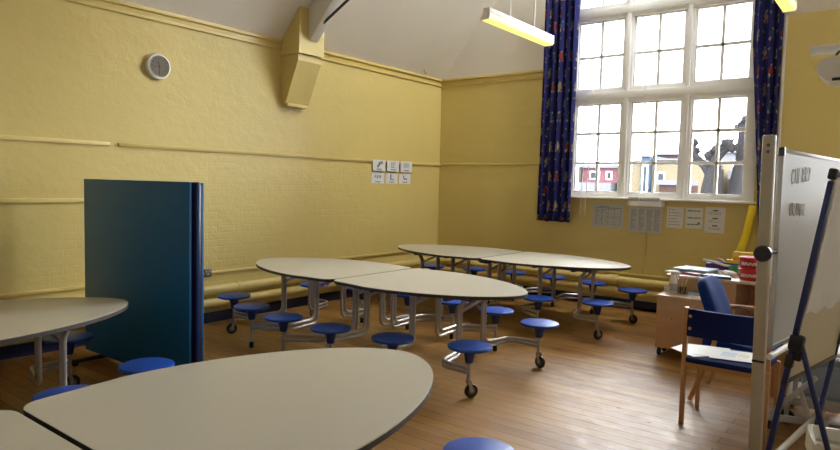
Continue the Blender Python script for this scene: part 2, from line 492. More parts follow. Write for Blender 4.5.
o = MB().bx(0, .032, -4.235, -4.145, .50, .59, M['socket'], .005)
for dy, dz, w, h in ((-.018, .012, .008, .016), (.018, .012, .008, .016), (0, -.012, .02, .012)):
    o.bx(.032, .034, -4.19 + dy - w / 2, -4.19 + dy + w / 2, .545 + dz - h / 2, .545 + dz + h / 2, M['plastic'])
tag(o.build('wall_socket'), 'small dark metal plug socket on the conduit of the yellow left wall', 'socket')

# ------------------------------------------------------------------ window
w = empty('window_1', (0, 0, 0)); struct(w)
b = MB(); WM = M['white']
Y0, Y1 = .0, .11
for x0, x1 in ((WX0, 2.25), (2.87, 3.0), (3.62, 3.74), (4.355, WX1)):
    b.bx(x0, x1, Y0, Y1 + .03, SILL, SPR + .1, WM, .008)
    if x0 in (2.87, 3.62): b.bx(x0 + .035, x1 - .035, -.03, Y0 + .01, SILL, SPR + .9, WM, .008)
b.bx(WX0, WX1, Y0 + .005, Y1 + .03, SILL, 1.487, WM, .006)
b.bx(WX0, WX1, Y0 - .01, Y1 + .03, 2.655, 2.845, WM, .006)
b.bx(WX0, WX1, Y0 - .035, Y0, 2.70, 2.80, WM, .008)
b.bx(WX0, WX1, Y0 - .01, Y1 + .03, 3.735, 3.925, WM, .006)
b.bx(WX0, WX1, Y0 - .035, Y0, 3.775, 3.875, WM, .008)
ar = arch(28, WR + .02)
for (xa, za), (xb, zb) in zip(ar[:-1], ar[1:]):
    ca, cb = Vector((WC, SPR)), Vector((WC, SPR))
    ia = (xa + (WC - xa) * .075, za + (SPR - za) * .075); ib = (xb + (WC - xb) * .075, zb + (SPR - zb) * .075)
    b.prism([(xa, za), (xb, zb), ib, ia], Y0, Y1 + .03, WM, lambda u, v, h: Vector((u, h, v)))
for x in (2.87 + .065, 3.62 + .06): b.bx(x - .05, x + .05, Y0, Y1, SPR, SPR + 1.05, WM)
b.build('window_frame', w)
# casement sashes: a surround and glazing bars for each of the three columns of lights
def sash(x0, x1, z0, z1, xs, zs):
    s = MB(); e = .028
    s.bx(x0 - .004, x0 + e - .01, .025, .075, z0, z1, WM, .004); s.bx(x1 - e + .01, x1 + .004, .025, .075, z0, z1, WM, .004)
    s.bx(x0, x1, .025, .075, z0 - .004, z0 + e - .008, WM, .004); s.bx(x0, x1, .025, .075, z1 - e + .008, z1 + .004, WM, .004)
    for x in xs: s.bx(x - .018, x + .018, .03, .07, z0, z1, WM, .003)
    for z in zs: s.bx(x0, x1, .03, .07, z - .018, z + .018, WM, .003)
    return s.build('sash', w)
cols = ((2.25, 2.87, 2.565), (3.0, 3.62, 3.31), (3.74, 4.355, 4.045))
for x0, x1, xm in cols:
    sash(x0, x1, 1.487, 2.655, (xm,), (1.875, 2.265))
    sash(x0, x1, 2.845, 3.735, (xm,), (3.272,))
b = MB()
for x0, x1, xm in cols: b.bx(xm - .018, xm + .018, .03, .07, 3.925, SPR + .97 * 1.05 * math.sqrt(max(0, WR ** 2 - (xm - WC) ** 2)), WM)
b.build('glazing_bar', w)
b = MB()
for x0, x1, xm in cols:
    b.bx(x0 - .01, x1 + .01, .048, .052, 1.48, 2.66, M['glass']); b.bx(x0 - .01, x1 + .01, .048, .052, 2.84, 3.74, M['glass'])
b.prism([(x, z) for x, z in arch(20, WR - .03)], .048, .052, M['glass'], lambda u, v, h: Vector((u, h, v)))
b.build('glass_pane', w, smooth=0)
b = MB(); b.bx(WX0 - .0, 4.505, -.11, .02, 1.405, 1.432, WM, .008); b.bx(WX0, WX1, .0, .3, 1.40, 1.425, WM)
b.build('window_sill', w)
for x in (2.43, 2.50):
    tag(MB().tube([(x, -.07, 3.74), (x + .004, -.07, 2.2), (x, -.135, 1.45), (x - .01, -.125, 1.19)], .0035, M['plastic'], 6).build('window_cord'),
        'thin pale window cord hanging down the left light, ' + ('nearer the curtain' if x < 2.46 else 'farther from the curtain'), 'cord', 'window cords')
tag(MB().tube([(3.19, -.07, 3.74), (3.195, -.07, 2.2), (3.20, -.135, 1.46), (3.20, -.125, 1.33)], .0035, M['plastic'], 6).build('window_cord'),
    'single thin cord hanging down the middle light of the window', 'cord', 'window cords')

w2 = empty('added_window', (0, 0, 0)); struct(w2)  # invented window out of view, lets in extra daylight
b = MB()
for x in (HX0, HX0 + .39, HX0 + .81, HX1): b.bx(x - .045, x + .045, 0, .14, HZ0, HZ1, M['white'])
for z in (HZ0 + .03, 2.1, 2.75, HZ1 - .03): b.bx(HX0, HX1, .005, .13, z - .03, z + .03, M['white'])
b.build('window_frame', w2)
MB().bx(HX0, HX1, .06, .064, HZ0, HZ1, M['glass']).build('glass_pane', w2, smooth=0)
MB().bx(HX0 - .06, HX1 + .04, -.10, .02, 1.39, 1.42, M['white'], .006).build('window_sill', w2)

w3 = empty('added_rooflight', (0, 0, 0)); struct(w3)  # invented roof opening out of view, extra sky light for the left wall
b = MB()
kz = lambda x: EAVE + PITCH * (RW - x) + .09
for y in (KY0 + .02, (KY0 + KY1) / 2, KY1 - .02): b.beam((KX0, y, kz(KX0)), (KX1, y, kz(KX1)), .05, .08, M['white'])
for x in (KX0, KX1): b.beam((x, KY0, kz(x)), (x, KY1, kz(x)), .06, .08, M['white'])
b.build('window_frame', w3)
MB().prism([(KX0, kz(KX0) + .02), (KX1, kz(KX1) + .02), (KX1, kz(KX1) + .026), (KX0, kz(KX0) + .026)], KY0, KY1, M['glass'], lambda u, v, h: Vector((u, h, v))).build('glass_pane', w3, smooth=0)

# curtains
def curtain(name, x0, x1, z0, z1, folds, amp, y, label, x0b=None):
    bm = bmesh.new(); uv = bm.loops.layers.uv.new('UVMap')
    nx, nz = folds * 14, 26
    rows = []; us = []
    for j in range(nz + 1):
        z = z0 + (z1 - z0) * j / nz; k = j / nz
        row = []; uacc = 0; pv = None; ur = []
        for i in range(nx + 1):
            q = i / nx
            ph = q * folds * 2 * PI
            a = amp * (1 - .35 * k) * (1 + .3 * math.sin(3.1 * q * folds))
            xl = x0 if x0b is None else x0b + (x0 - x0b) * min(1, k * 1.5)
            xx = xl + (x1 - xl) * q + .012 * math.sin(ph * 2 + 1.3 * k)
            yy = y + a * math.sin(ph + .5 * math.sin(2.2 * k + q * 5))
            v = Vector((xx, yy, z + (.008 * math.sin(ph * .5) if j == 0 else 0)))
            if pv is not None: uacc += (Vector((v.x, v.y, 0)) - Vector((pv.x, pv.y, 0))).length
            pv = v; row.append(bm.verts.new(v)); ur.append(uacc)
        rows.append(row); us.append(ur)
    for j in range(nz):
        for i in range(nx):
            fc = bm.faces.new((rows[j][i], rows[j][i + 1], rows[j + 1][i + 1], rows[j + 1][i])); fc.smooth = True
            for lp, (jj, ii) in zip(fc.loops, ((j, i), (j, i + 1), (j + 1, i + 1), (j + 1, i))):
                lp[uv].uv = (us[nz // 2][ii], rows[jj][ii].co.z)
    me = bpy.data.meshes.new(name); bm.to_mesh(me); bm.free(); me.materials.append(M['curtain'])
    o = bpy.data.objects.new(name, me); C.objects.link(o)
    sd = o.modifiers.new('thick', 'SOLIDIFY'); sd.thickness = .006
    return tag(o, label, 'curtain', 'printed curtains')
curtain('curtain', 1.80, 2.30, 1.075, 4.3, 5, .05, -.15, 'navy printed curtain at the corner side of the tall window')
curtain('curtain', 4.39, 4.685, 1.075, 4.3, 3, .045, -.15, 'navy printed curtain between the tall window and the whiteboard', 4.57)
b = MB().tube([(1.7, -.15, 4.32), (4.78, -.15, 4.32)], .018, M['plastic'], 10)
for x in (1.75, 4.72): b.bx(x - .015, x + .015, -.15, 0, 4.31, 4.33, M['plastic'])
tag(b.build('curtain_rail'), 'pale curtain rail across the tall window above both navy curtains', 'curtain rail')

# ------------------------------------------------------------------ roof truss: corbel, rafter and tie rod
b = MB(); f = lambda u, v, h: Vector((u, h, v))
b.prism([(0, 2.45), (.075, 2.45), (.283, 2.92), (.283, 2.985), (0, 2.985)], -3.19, -2.835, M['plaster'], f)
b.prism([(0, 3.0), (.315, 3.0), (.315, slope(.315)), (0, EAVE)], -3.205, -2.82, M['plaster'], f)
b.bx(0, .262, -3.175, -2.85, 2.98, 3.005, M['plaster'])
struct(b.build('wall_corbel', smooth=0))
struct(MB().bx(0, .09, -3.17, -2.86, 2.41, 2.45, M['plaster'], .01).build('trim_10'))
t = empty('roof_truss', (.3, -3.0, 3.3))
T = Vector((-.3, 3.0, -3.3))
def rel(p): return Vector(p) + T
MB().beam(rel((.24, -3.0, slope(.24) - .19)), rel((RW / 2, -3.0, slope(RW / 2) - .19)), .13, .26, M['beam'], bev=.008).build('rafter', t)
MB().beam(rel((RW / 2, -3.0, slope(RW / 2) - .19)), rel((RW - .05, -3.0, slope(.05) - .19)), .13, .26, M['beam'], bev=.008).build('rafter', t)
MB().tube([rel((.40, -3.0, 3.30)), rel((RW / 2, -3.02, 3.355 + .497 * 3.0))], .016, M['iron'], 10).build('tie_rod', t)
MB().tube([rel((RW / 2, -3.02, 3.355 + .497 * 3.0)), rel((RW - .4, -3.02, 3.355))], .016, M['iron'], 10).build('tie_rod', t)
tag(t, 'white painted roof truss with black iron tie rod rising from the yellow corbel', 'roof truss')
o = MB().tube([(.07, -.55, slope(.07)), (.085, -.55, slope(.07) - .05), (.105, -.55, slope(.07) - .07), (.125, -.55, slope(.07) - .05)], .006, M['brass'], 6, .02)
tag(o.build('ceiling_hook'), 'tiny hook on the sloping ceiling above the left wall', 'hook')

# ------------------------------------------------------------------ hanging lights
def light(x, y0, y1, z, label):
    t = empty('pendant_strip_light', (x, (y0 + y1) / 2, z))
    L = y1 - y0; h = L / 2
    fy = lambda u, v, hh: Vector((u, hh, v))
    b = MB()
    b.bx(-.03, .045, -h, h, -.012, .042, M['white'], .003)
    for e in (-h, h):
        b.prism([(-.072, -.072), (-.03, .0), (-.03, .042), (.045, .042), (.045, -.045), (.03, -.068)], e - .008, e + .008, M['white'], fy)
    b.build('housing', t)
    MB().prism([(-.028, -.012), (.042, -.012), (.042, -.04), (.028, -.064), (-.066, -.068)], -h + .009, h - .009, M['diff'], fy).build('diffuser', t)
    for yy in (-h * .34, h * .42):
        MB().tube([(0, yy, .035), (0, yy, slope(x) - z)], .010, M['white'], 8).build('suspension_rod', t)
    return tag(t, label, 'light', 'pendant strip lights')
light(2.45, -2.66, -1.24, 3.265, 'lit pendant strip light hanging beside the left curtain')
light(4.91, -2.72, -1.20, 3.32, 'lit pendant strip light hanging before the curtain nearest the whiteboard')

# ------------------------------------------------------------------ clock
t = empty('wall_clock', (0, -4.745, 2.624))
RX = Matrix.Rotation(PI / 2, 3, 'Y')     # z axis -> +x
MB().lathe([(0, 0), (.125, 0), (.128, .02), (.120, .042), (.103, .048), (.098, .036), (0, .036)], M['plastic'], (0, 0, 0), 40, RX).build('case', t)
b = MB().lathe([(0, .037), (.097, .037), (.097, .0375), (0, .0375)], M['white'], (0, 0, 0), 40, RX)
b.build('dial', t)
def text_mesh(body, size, m, name, parent, mtx):
    cu = bpy.data.curves.new(name, 'FONT'); cu.body = body; cu.size = size; cu.align_x = 'CENTER'; cu.align_y = 'CENTER'; cu.extrude = .0004
    ob = bpy.data.objects.new(name, cu); C.objects.link(ob)
    dg = bpy.context.evaluated_depsgraph_get()
    me = bpy.data.meshes.new_from_object(ob.evaluated_get(dg)); me.materials.clear(); me.materials.append(m)
    bpy.data.objects.remove(ob)
    me.transform(mtx)
    return me
# dial seen from +x: right of the dial is +y
RB = Matrix(((0, 0, 1, 0), (1, 0, 0, 0), (0, 1, 0, 0), (0, 0, 0, 1)))
for k in range(1, 13):
    a = k * PI / 6
    me = text_mesh(str(k), .022, M['ink'], 'numeral', t, Matrix.Translation((.0385, .074 * math.sin(a), .074 * math.cos(a))) @ RB)
    o = bpy.data.objects.new('numeral', me); C.objects.link(o); o.parent = t
def hand(name, ang, L, wd, m, x):
    u = Vector((0, math.sin(ang), math.cos(ang)))
    MB().beam(Vector((x, 0, 0)) - u * .015, Vector((x, 0, 0)) + u * L, wd, .001, m, up=(1, 0, 0)).build(name, t)
hand('hour_hand', math.radians(345), .052, .008, M['ink'], .0395)
hand('minute_hand', math.radians(180), .078, .006, M['ink'], .0405)
hand('second_hand', math.radians(262), .07, .0025, M['red'], .0415)
MB().lathe([(0, .045), (.100, .045), (.100, .046), (0, .046)], M['glass'], (0, 0, 0), 40, RX).build('glass_cover', t)
tag(t, 'round white wall clock high on the yellow left wall', 'clock')

# ------------------------------------------------------------------ notices
def sheet(name, wid, hgt, m, lines, label, cat, group, origin, right, nrm, tilt=0., thick=.002):
    """a sheet of paper; lines = [(x0, x1, y0, y1, material)] in fractions"""
    b = MB(); o = Vector(origin); r = Vector(right); n = Vector(nrm); up = Vector((0, 0, 1))
    R = Matrix.Rotation(tilt, 3, n); r = R @ r; up = R @ up
    nx, ny = 5, 5
    g = [[b.bm.verts.new(o + r * wid * (i / nx - .5) + up * hgt * (j / ny - .5) + n * (thick + .006 * ((i / nx - .5) ** 2 + (j / ny - .5) ** 2))) for i in range(nx + 1)] for j in range(ny + 1)]
    fs = [b.bm.faces.new((g[j][i], g[j][i + 1], g[j + 1][i + 1], g[j + 1][i])) for j in range(ny) for i in range(nx)]
    b._fin(fs, m)
    bk = b.bm.faces.new([b.bm.verts.new(o + r * wid * sx * .5 + up * hgt * sy * .5 + n * .0008) for sx, sy in ((-1, -1), (1, -1), (1, 1), (-1, 1))]); b._fin([bk], m)
    for (x0, x1, y0, y1, mm) in lines:
        h = thick + .0012 + .006 * (max(abs(x0 - .5), abs(x1 - .5)) ** 2 + max(abs(y0 - .5), abs(y1 - .5)) ** 2)
        b.quad([o + r * wid * (x - .5) + up * hgt * (y - .5) + n * h for x, y in ((x0, y0), (x1, y0), (x1, y1), (x0, y1))], mm)
    return tag(b.build(name, smooth=0), label, cat, group)
I1, I2 = M['ink'], M['ink2']
def textrows(x0, x1, y0, y1, n, m, seed, th=.45, words=4):
    rnd = random.Random(seed); L = []
    for i in range(n):
        y = y1 - (y1 - y0) * (i + .5) / n; hh = (y1 - y0) / n * th / 2; x = x0
        while x < x1 - .03:
            wl = rnd.uniform(.5, 1.4) * (x1 - x0) / words
            L.append((x, min(x + wl, x1), y - hh, y + hh, m)); x += wl + (x1 - x0) * .05
            if rnd.random() < .18: break
    return L
icons = [
 [(.35, .45, .3, .55, I1), (.45, .55, .45, .8, I1), (.55, .72, .6, .9, I2), (.7, .8, .65, .9, I2)] ,
 [(.35, .42, .35, .85, I2), (.5, .57, .5, .85, I2), (.5, .7, .78, .85, I2), (.35, .6, .35, .42, I2)],
 [(.25, .75, .4, .85, M['greypaper'])],
 [(.25, .35, .5, .75, I2), (.4, .52, .45, .75, I2), (.58, .75, .5, .75, I2)],
 [(.38, .46, .35, .9, I1), (.46, .7, .35, .45, I2)],
 [(.35, .42, .5, .8, I1), (.42, .68, .4, .52, I1)],
]
names = ['crossed lines', 'a squared figure', 'a grey block', 'three small marks', 'an upright stroke', 'a hooked stroke']
pos = [('upper', 'left'), ('upper', 'middle'), ('upper', 'right'), ('lower', 'left'), ('lower', 'middle'), ('lower', 'right')]
for i in range(6):
    y = (-1.465, -1.165, -.865)[i % 3]; z = 1.785 if i < 3 else 1.612
    sheet('picture_card', .262, .152, M['paper'], icons[i] + [(.3, .72, .1, .2, I2)],
          'white sign card showing %s, %s %s one of six on the left wall' % (names[i], pos[i][0], pos[i][1]), 'card', 'sign cards under the picture rail',
          (.0235 if i < 3 else .0005, y, z), (0, 1, 0), (1, 0, 0), random.uniform(-.03, .03))
R_, N_ = (1, 0, 0), (0, -1, 0)
grid = [(.08, .92, .80, .84, I2)] + [(x - .008, x + .008, .12, .82, I2) for x in (.1, .3, .5, .7, .9)] + textrows(.12, .88, .12, .78, 12, I2, 1, .4, 8) + textrows(.2, .8, .84, .92, 1, I2, 2)
sheet('notice_sign', .42, .315, M['greypaper'], grid, 'grey laminated table chart under the left light of the window', 'notice', 'notices under the window', (2.76, -.001, 1.185), R_, N_, -.015)
cols4 = sum([textrows(x, x + .17, .08, .92, 20, I2, 10 + i, .55, 2) for i, x in enumerate((.06, .30, .54, .77))], [])
sheet('notice_sign', .42, .32, M['greypaper'], cols4, 'densely printed four column grey notice below the white tray', 'notice', 'notices under the window', (3.255, -.027, 1.155), R_, N_, -.01)
bul = sum([[(.12, .2, y - .018, y + .018, I1)] + textrows(.28, .85, y - .03, y + .03, 1, I2, int(y * 100), .5) for y in (.86, .72, .58, .44, .30, .16)], [])
sheet('notice_sign', .195, .262, M['paper'], bul, 'white bulleted list notice, next right of the grey four column notice', 'notice', 'notices under the window', (3.61, -.001, 1.205), R_, N_, -.01)
three = sum([textrows(.1, .9, y - .04, y + .04, 1, I1, int(y * 90), .6, 3) for y in (.86, .52, .2)], []) + [(.72, .85, .24, .32, I1)]
sheet('notice_sign', .195, .25, M['paper'], three, 'white notice with three bold lines, between the bulleted list and the tallest notice', 'notice', 'notices under the window', (3.835, -.001, 1.205), R_, N_, .01)
grp = sum([[(.38, .64, y, y + .05, I1)] + textrows(.2, .8, y - .14, y - .03, 2, I2, int(y * 70), .35, 3) for y in (.84, .54, .26)], [])
sheet('notice_sign', .222, .31, M['paper'], grp, 'tall white notice with three headed blocks, nearest the right curtain', 'notice', 'notices under the window', (4.07, -.001, 1.195), R_, N_, -.015)
b = MB()
b.bx(3.05, 3.48, -.11, -.10, 1.335, 1.40, M['white'], .003); b.bx(3.05, 3.48, -.11, -.001, 1.33, 1.338, M['white'], .002)
b.bx(3.05, 3.065, -.11, -.001, 1.335, 1.404, M['white']); b.bx(3.465, 3.48, -.11, -.001, 1.335, 1.404, M['white'])
b.bx(3.06, 3.45, -.12, -.112, 1.395, 1.44, M['plasticg'], .002)
tag(b.build('wall_tray'), 'shallow white tray fixed under the window sill', 'tray')

# ------------------------------------------------------------------ folding canteen tables with fixed stools
ST = {'A': (1.42, .53), 'B': (.86, .735), 'C': (.29, .83)}
LEG = {'A': 1.08, 'B': .60, 'C': .07}
def half_outline():
    P = []
    n = 44; ctr, a, bb = .44, 1.115, .625
    for k in range(n + 1):
        th = -PI / 2 + PI * k / n; e = 2 / 1.78
        c_, s_ = max(0, math.cos(th)), math.sin(th)
        P.append((ctr + a * c_ ** e, bb * math.copysign(abs(s_) ** e, s_)))
    r = .09; wi = .585
    for k in range(7):
        th = PI / 2 + (PI / 2) * k / 6
        P.append((.011 + r + r * math.cos(th), wi - r + r * math.sin(th)))
    for k in range(7):
        th = PI + (PI / 2) * k / 6
        P.append((.011 + r + r * math.cos(th), -wi + r + r * math.sin(th)))
    return P
TOPZ = .71
def make_table():
    root = empty('folding_canteen_table')
    for s in (1, -1):
        poly = [(s * u, v) for u, v in half_outline()]
        if s < 0: poly = poly[::-1]
        b = MB()
        b.prism(poly, TOPZ - .026, TOPZ - .003, M['top'], side=M['edge'])
        ins = [(u * .9975, v * .996) for u, v in poly]
        b.prism(ins, TOPZ - .003, TOPZ, M['top'])
        tp = b.build('tabletop', root)
        b = MB()
        for l in (-.2, .2): b.bx(min(s * .05, s * 1.2), max(s * .05, s * 1.2), l - .02, l + .02, TOPZ - .075, TOPZ - .026, M['rail'], .004)
        for x in (.10, .60, 1.06): b.bx(s * x - .02, s * x + .02, -.36, .36, TOPZ - .07, TOPZ - .027, M['rail'], .004)
        b.bx(s * .03 - .02, s * .03 + .02, -.45, .45, TOPZ - .066, TOPZ - .027, M['rail'], .004)
        b.build('underframe', root)
        b = MB()
        b.bx(s * 1.36 - .07, s * 1.36 + .07, -.03, .03, TOPZ - .05, TOPZ - .027, M['tube'], .004)
        b.tube([(s * 1.30, 0, TOPZ - .05), (s * 1.30, 0, TOPZ - .085), (s * 1.35, 0, TOPZ - .09)], .008, M['tube'], 6, .02)
        b.build('latch', root)
        for key, ax in LEG.items():
            # cross brace between the two legs of a frame
            MB().beam((s * ax, -.17, .53), (s * ax, .17, .60), .012, .03, M['tube'], bev=.003).build('brace', root)
            for l in (1, -1):
                sx, sl = ST[key]
                ex = Vector((s * sx, l * sl, 0)); rad = .0145
                mid = Vector((s * (ax - (.04 if key != 'A' else .02)), l * (sl - .19), 0))
                if key == 'A': mid = Vector((s * 1.15, l * .51, 0))
                b = MB()
                for k in range(2):
                    gp = .034 if key == 'A' else .044
                    lz = .185 + gp * k; ly = l * (.16 + gp * k)
                    kx = s * ax; tx = kx + s * (.05 if key == 'A' else 0)
                    b.tube([(tx, l * (.135 + gp * k), TOPZ - .03), (tx, ly, TOPZ - .075), (kx, ly, TOPZ - .14), (kx, ly, lz), (mid.x, mid.y, lz), (ex.x, ex.y, lz)], rad, M['tube'], 10, .075, 6)
                b.build('leg', root)
                # stool: seat disc with its hub, post and foot
                p = ex
                q = MB().lathe([(0, .364), (.12, .362), (.158, .369), (.1635, .379), (.160, .389), (.148, .3935), (0, .3915)], M['seat'], (0, 0, 0), 40).build('stool', root, p)
                MB().lathe([(0, .364), (.062, .364), (.045, .337), (.034, .287), (.030, .262), (0, .262)], M['hub'], (0, 0, 0), 20).build('hub', q)
                if key == 'A':
                    MB().tube([(0, 0, .265), (0, 0, .135)], .014, M['tube'], 12).build('post', q)
                    cb = MB()
                    cb.lathe([(0, -.012), (.048, -.012), (.052, -.006), (.052, .006), (.048, .012), (0, .012)], M['rubber'], (s * .022, 0, .052), 24, Matrix.Rotation(PI / 2, 3, 'X'))
                    cb.lathe([(0, -.014), (.03, -.014), (.03, .014), (0, .014)], M['wheel'], (s * .022, 0, .052), 16, Matrix.Rotation(PI / 2, 3, 'X'))
                    for yy in (-.019, .019): cb.beam((s * .022, yy, .045), (0, yy, .125), .003, .026, M['tube'], up=(1, 0, 0))
                    cb.lathe([(0, .12), (.02, .12), (.02, .14), (0, .14)], M['tube'], (0, 0, 0), 14)
                    cb.build('castor', q).rotation_euler = (0, 0, 1.05 if l < 0 else -.25)
                else:
                    MB().tube([(0, 0, .265), (0, 0, .05)], .013, M['tube'], 12).build('post', q)
                    MB().lathe([(0, 0), (.018, 0), (.02, .01), (.018, .055), (0, .055)], M['rubber'], (0, 0, 0), 14).build('rubber_foot', q)
    return root
tb = make_table()
spots = [((2.03, -3.77), -1.0, 'oval folding canteen table with blue stools in the middle of the room'),
         ((2.02, -1.44), .5, 'oval folding canteen table with blue stools below the window, nearest the far corner'),
         ((3.955, -7.265), 90, 'oval folding canteen table closest to the viewer, its tip toward the middle table'),
         ((1.69, -7.525), 90, 'oval folding canteen table along the left wall, its tip at the upright teal table')]
for i, ((x, y), a, lb) in enumerate(spots):
    o = tb if i == 0 else copy_tree(tb)
    o.location = (x, y, 0); o.rotation_euler = (0, 0, math.radians(a))
    tag(o, lb, 'table', 'folding canteen tables with fixed stools')

# ------------------------------------------------------------------ folded table-tennis table standing upright
t = empty('folded_games_table', (1.13, -5.55, 0))
def px(x0, x1, y0, y1, z0, z1, m, name, bev=.003):
    return MB().bx(x0 - 1.13, x1 - 1.13, y0 + 5.55, y1 + 5.55, z0, z1, m, bev).build(name, t)
px(.345, 1.905, -5.612, -5.592, .055, 1.52, M['teal'], 'front_leaf')
px(.375, 1.865, -5.592, -5.572, .09, 1.49, M['black'], 'leaf_apron')
px(.36, 1.925, -5.566, -5.532, .055, 1.52, M['navy'], 'steel_rim', .006)
px(.375, 1.90, -5.532, -5.51, .08, 1.50, M['black'], 'leaf_apron')
px(.345, 1.90, -5.51, -5.488, .055, 1.515, M['teal'], 'rear_leaf')
b = MB(); b.bx(.60 - 1.13, .64 - 1.13, -.29, .32, .03, .06, M['black'], .004); b.build('foot', t)
b = MB(); b.bx(1.60 - 1.13, 1.64 - 1.13, -.02, .30, .03, .06, M['black'], .004); b.build('foot', t)
for x, y in ((.62, -.27), (.62, .30), (1.62, .28)):
    MB().lathe([(0, -.012), (.026, -.012), (.03, 0), (.026, .012), (0, .012)], M['rubber'], (x - 1.13, y, .03), 16, Matrix.Rotation(PI / 2, 3, 'Y')).build('castor', t)
px(.62 - .02, .62 + .02, -5.585, -5.5, .04, .3, M['black'], 'bracket')
px(1.60, 1.64, -5.585, -5.5, .04, .3, M['black'], 'bracket')
tag(t, 'dark teal games table folded upright against the left wall', 'games table')

# ------------------------------------------------------------------ visitor chair (back to the viewer)
t = empty('visitor_chair', (5.03, -3.6, 0))
bc = M['beech']
def post(pts, w1, w2, name, up=(0, 1, 0)):
    b = MB()
    for a, c in zip(pts[:-1], pts[1:]): b.beam(a, c, w1, w2, bc, up=up, bev=.006)
    return b.build(name, t)
for sx in (-.245, .245):
    post([(sx, -.20, 0), (sx, -.20, .45), (sx + (.004 if sx < 0 else -.004), -.215, .785)], .028, .038, 'leg')
    post([(sx * 1.0, .20, 0), (sx * 1.0, .205, .43)], .026, .034, 'leg')
for yy in (-.19, .19): MB().bx(-.245, .245, yy - .011, yy + .011, .385, .42, bc, .004).build('seat_rail', t)
b = MB().bx(-.235, .235, -.225, .22, .42, .458, M['chairblue'], .014); b.build('seat', t)
b = MB()
n = 12; fr = []; bk = []
for k in range(n + 1):
    x = -.232 + .464 * k / n; yy = -.212 - .018 * math.cos(x / .24 * PI / 2) * 1.0
    fr.append((x, yy + .016)); bk.append((x, yy - .016))
b.prism(fr + bk[::-1], .598, .775, M['chairblue'])
back = b.build('backrest', t)
for z in (.65, .73):
    for sx in (-1, 1):
        MB().lathe([(0, 0), (.011, 0), (.010, .004), (0, .006)], M['brass'], (sx * .212, -.236, z), 14, Matrix.Rotation(PI / 2, 3, 'X')).build('bolt', back)
tag(t, 'wooden visitor chair with dark blue seat holding papers, its back to the viewer', 'chair')
# papers on the seat
def flat_paper(name, pts, z, label, marks=(), m=None, th=.0015, group='papers on the chair seat'):
    b = MB(); b.prism(pts, z, z + th, m or M['paper'])
    for (x0, x1, y0, y1, mm) in marks: b.bx(x0, x1, y0, y1, z + th, z + th + .0004, mm)
    return tag(b.build(name, smooth=0), label, 'paper', group)
flat_paper('paper_sheet', [(4.655, -3.66), (4.84, -3.80), (5.02, -3.60), (4.98, -3.40), (4.70, -3.46)], .4595, 'lowest white paper sheet on the chair seat, jutting past its left edge')
flat_paper('paper_sheet', [(4.82, -3.74), (5.12, -3.70), (5.08, -3.48), (4.80, -3.50)], .4625, 'white paper sheet in the middle of the pile on the chair seat')
flat_paper('paper_sheet', [(4.93, -3.77), (5.22, -3.71), (5.16, -3.44), (4.89, -3.49)], .4655, 'printed paper sheet with pale blue picture on top of the seat pile',
           [(4.97, 5.06, -3.66, -3.54, M['skyblue']), (5.07, 5.13, -3.62, -3.55, M['kraft'])])

# ------------------------------------------------------------------ easy chair facing the desk side
t = empty('armchair', (4.96, -3.03, 0))
bR = MB()
# upholstered rounded back, reclined; profile in y-z
def pad(prof_w, zc, n=28):
    return None
rec = math.radians(20)
Rb = Matrix.Rotation(-rec, 3, 'Y')
bm_poly = []
for k in range(36):
    a = 2 * PI * k / 36
    cx, cz = math.cos(a), math.sin(a)
    e = .62
    bm_poly.append((.245 * math.copysign(abs(cx) ** e, cx), .215 * math.copysign(abs(cz) ** e, cz)))
base = Vector((-.165, 0, .70))
b = MB()
lay = [(-.040, .80), (-.034, .93), (-.02, 1.0), (.02, 1.0), (.034, .93), (.042, .80), (.046, .5)]
rings = [[b.bm.verts.new(base + Rb @ Vector((h + .02 * (1 - (u / .245) ** 2) * -1, u * sc, v * sc))) for u, v in bm_poly] for h, sc in lay]
fs = []
for r0, r1 in zip(rings[:-1], rings[1:]):
    for k in range(36): fs.append(b.bm.faces.new((r0[k], r0[(k + 1) % 36], r1[(k + 1) % 36], r1[k])))
fs.append(b.bm.faces.new(rings[0][::-1])); fs.append(b.bm.faces.new(rings[-1]))
b._fin(fs, M['armblue']); b.build('backrest', t, smooth=60)
MB().box((.03, 0, .43), (.46, .50, .09), M['armblue'], Matrix.Rotation(math.radians(5), 3, 'Y'), .03).build('seat', t)
for sy in (-.262, .262):
    MB().tube([(-.255, sy, .012), (-.12, sy, .40), (-.10, sy, .50)], .017, bc, 10, .05, rr=None).build('leg', t)
    MB().tube([(.21, sy, .0), (.19, sy, .40), (.17, sy, .61)], .017, bc, 10, .05).build('leg', t)
    MB().tube([(-.16, sy, .645), (.0, sy, .655), (.18, sy, .645), (.26, sy, .615)], .018, bc, 10, .06).build('armrest', t)
    MB().beam((-.17, sy, .36), (.2, sy, .36), .02, .035, bc, bev=.004).build('side_rail', t)
tag(t, 'royal blue padded wooden armchair standing between the visitor chair and the desk', 'chair')

# ------------------------------------------------------------------ desk and pedestal
t = empty('desk', (4.75, -1.45, 0))
DW = M['deskwood']
def dx(x0, x1, y0, y1, z0, z1, m, name, bev=.003):
    return MB().bx(x0 - 4.75, x1 - 4.75, y0 + 1.45, y1 + 1.45, z0, z1, m, bev).build(name, t)
dx(4.085, 5.60, -1.90, -1.10, .715, .74, M['desktop'], 'desktop', .004)
dx(4.11, 4.135, -1.86, -1.14, 0, .715, DW, 'side_panel')
dx(5.55, 5.575, -1.86, -1.14, 0, .715, DW, 'side_panel')
dx(4.135, 5.55, -1.20, -1.18, .30, .715, DW, 'modesty_panel')
dx(4.135, 4.70, -1.85, -1.83, .12, .715, DW, 'front_panel')
dx(4.68, 4.70, -1.83, -1.2, .0, .715, DW, 'inner_panel')
tag(t, 'beech office desk piled with tubs and papers behind the whiteboard', 'desk')
t = empty('mobile_pedestal', (4.31, -2.29 + .255, 0))
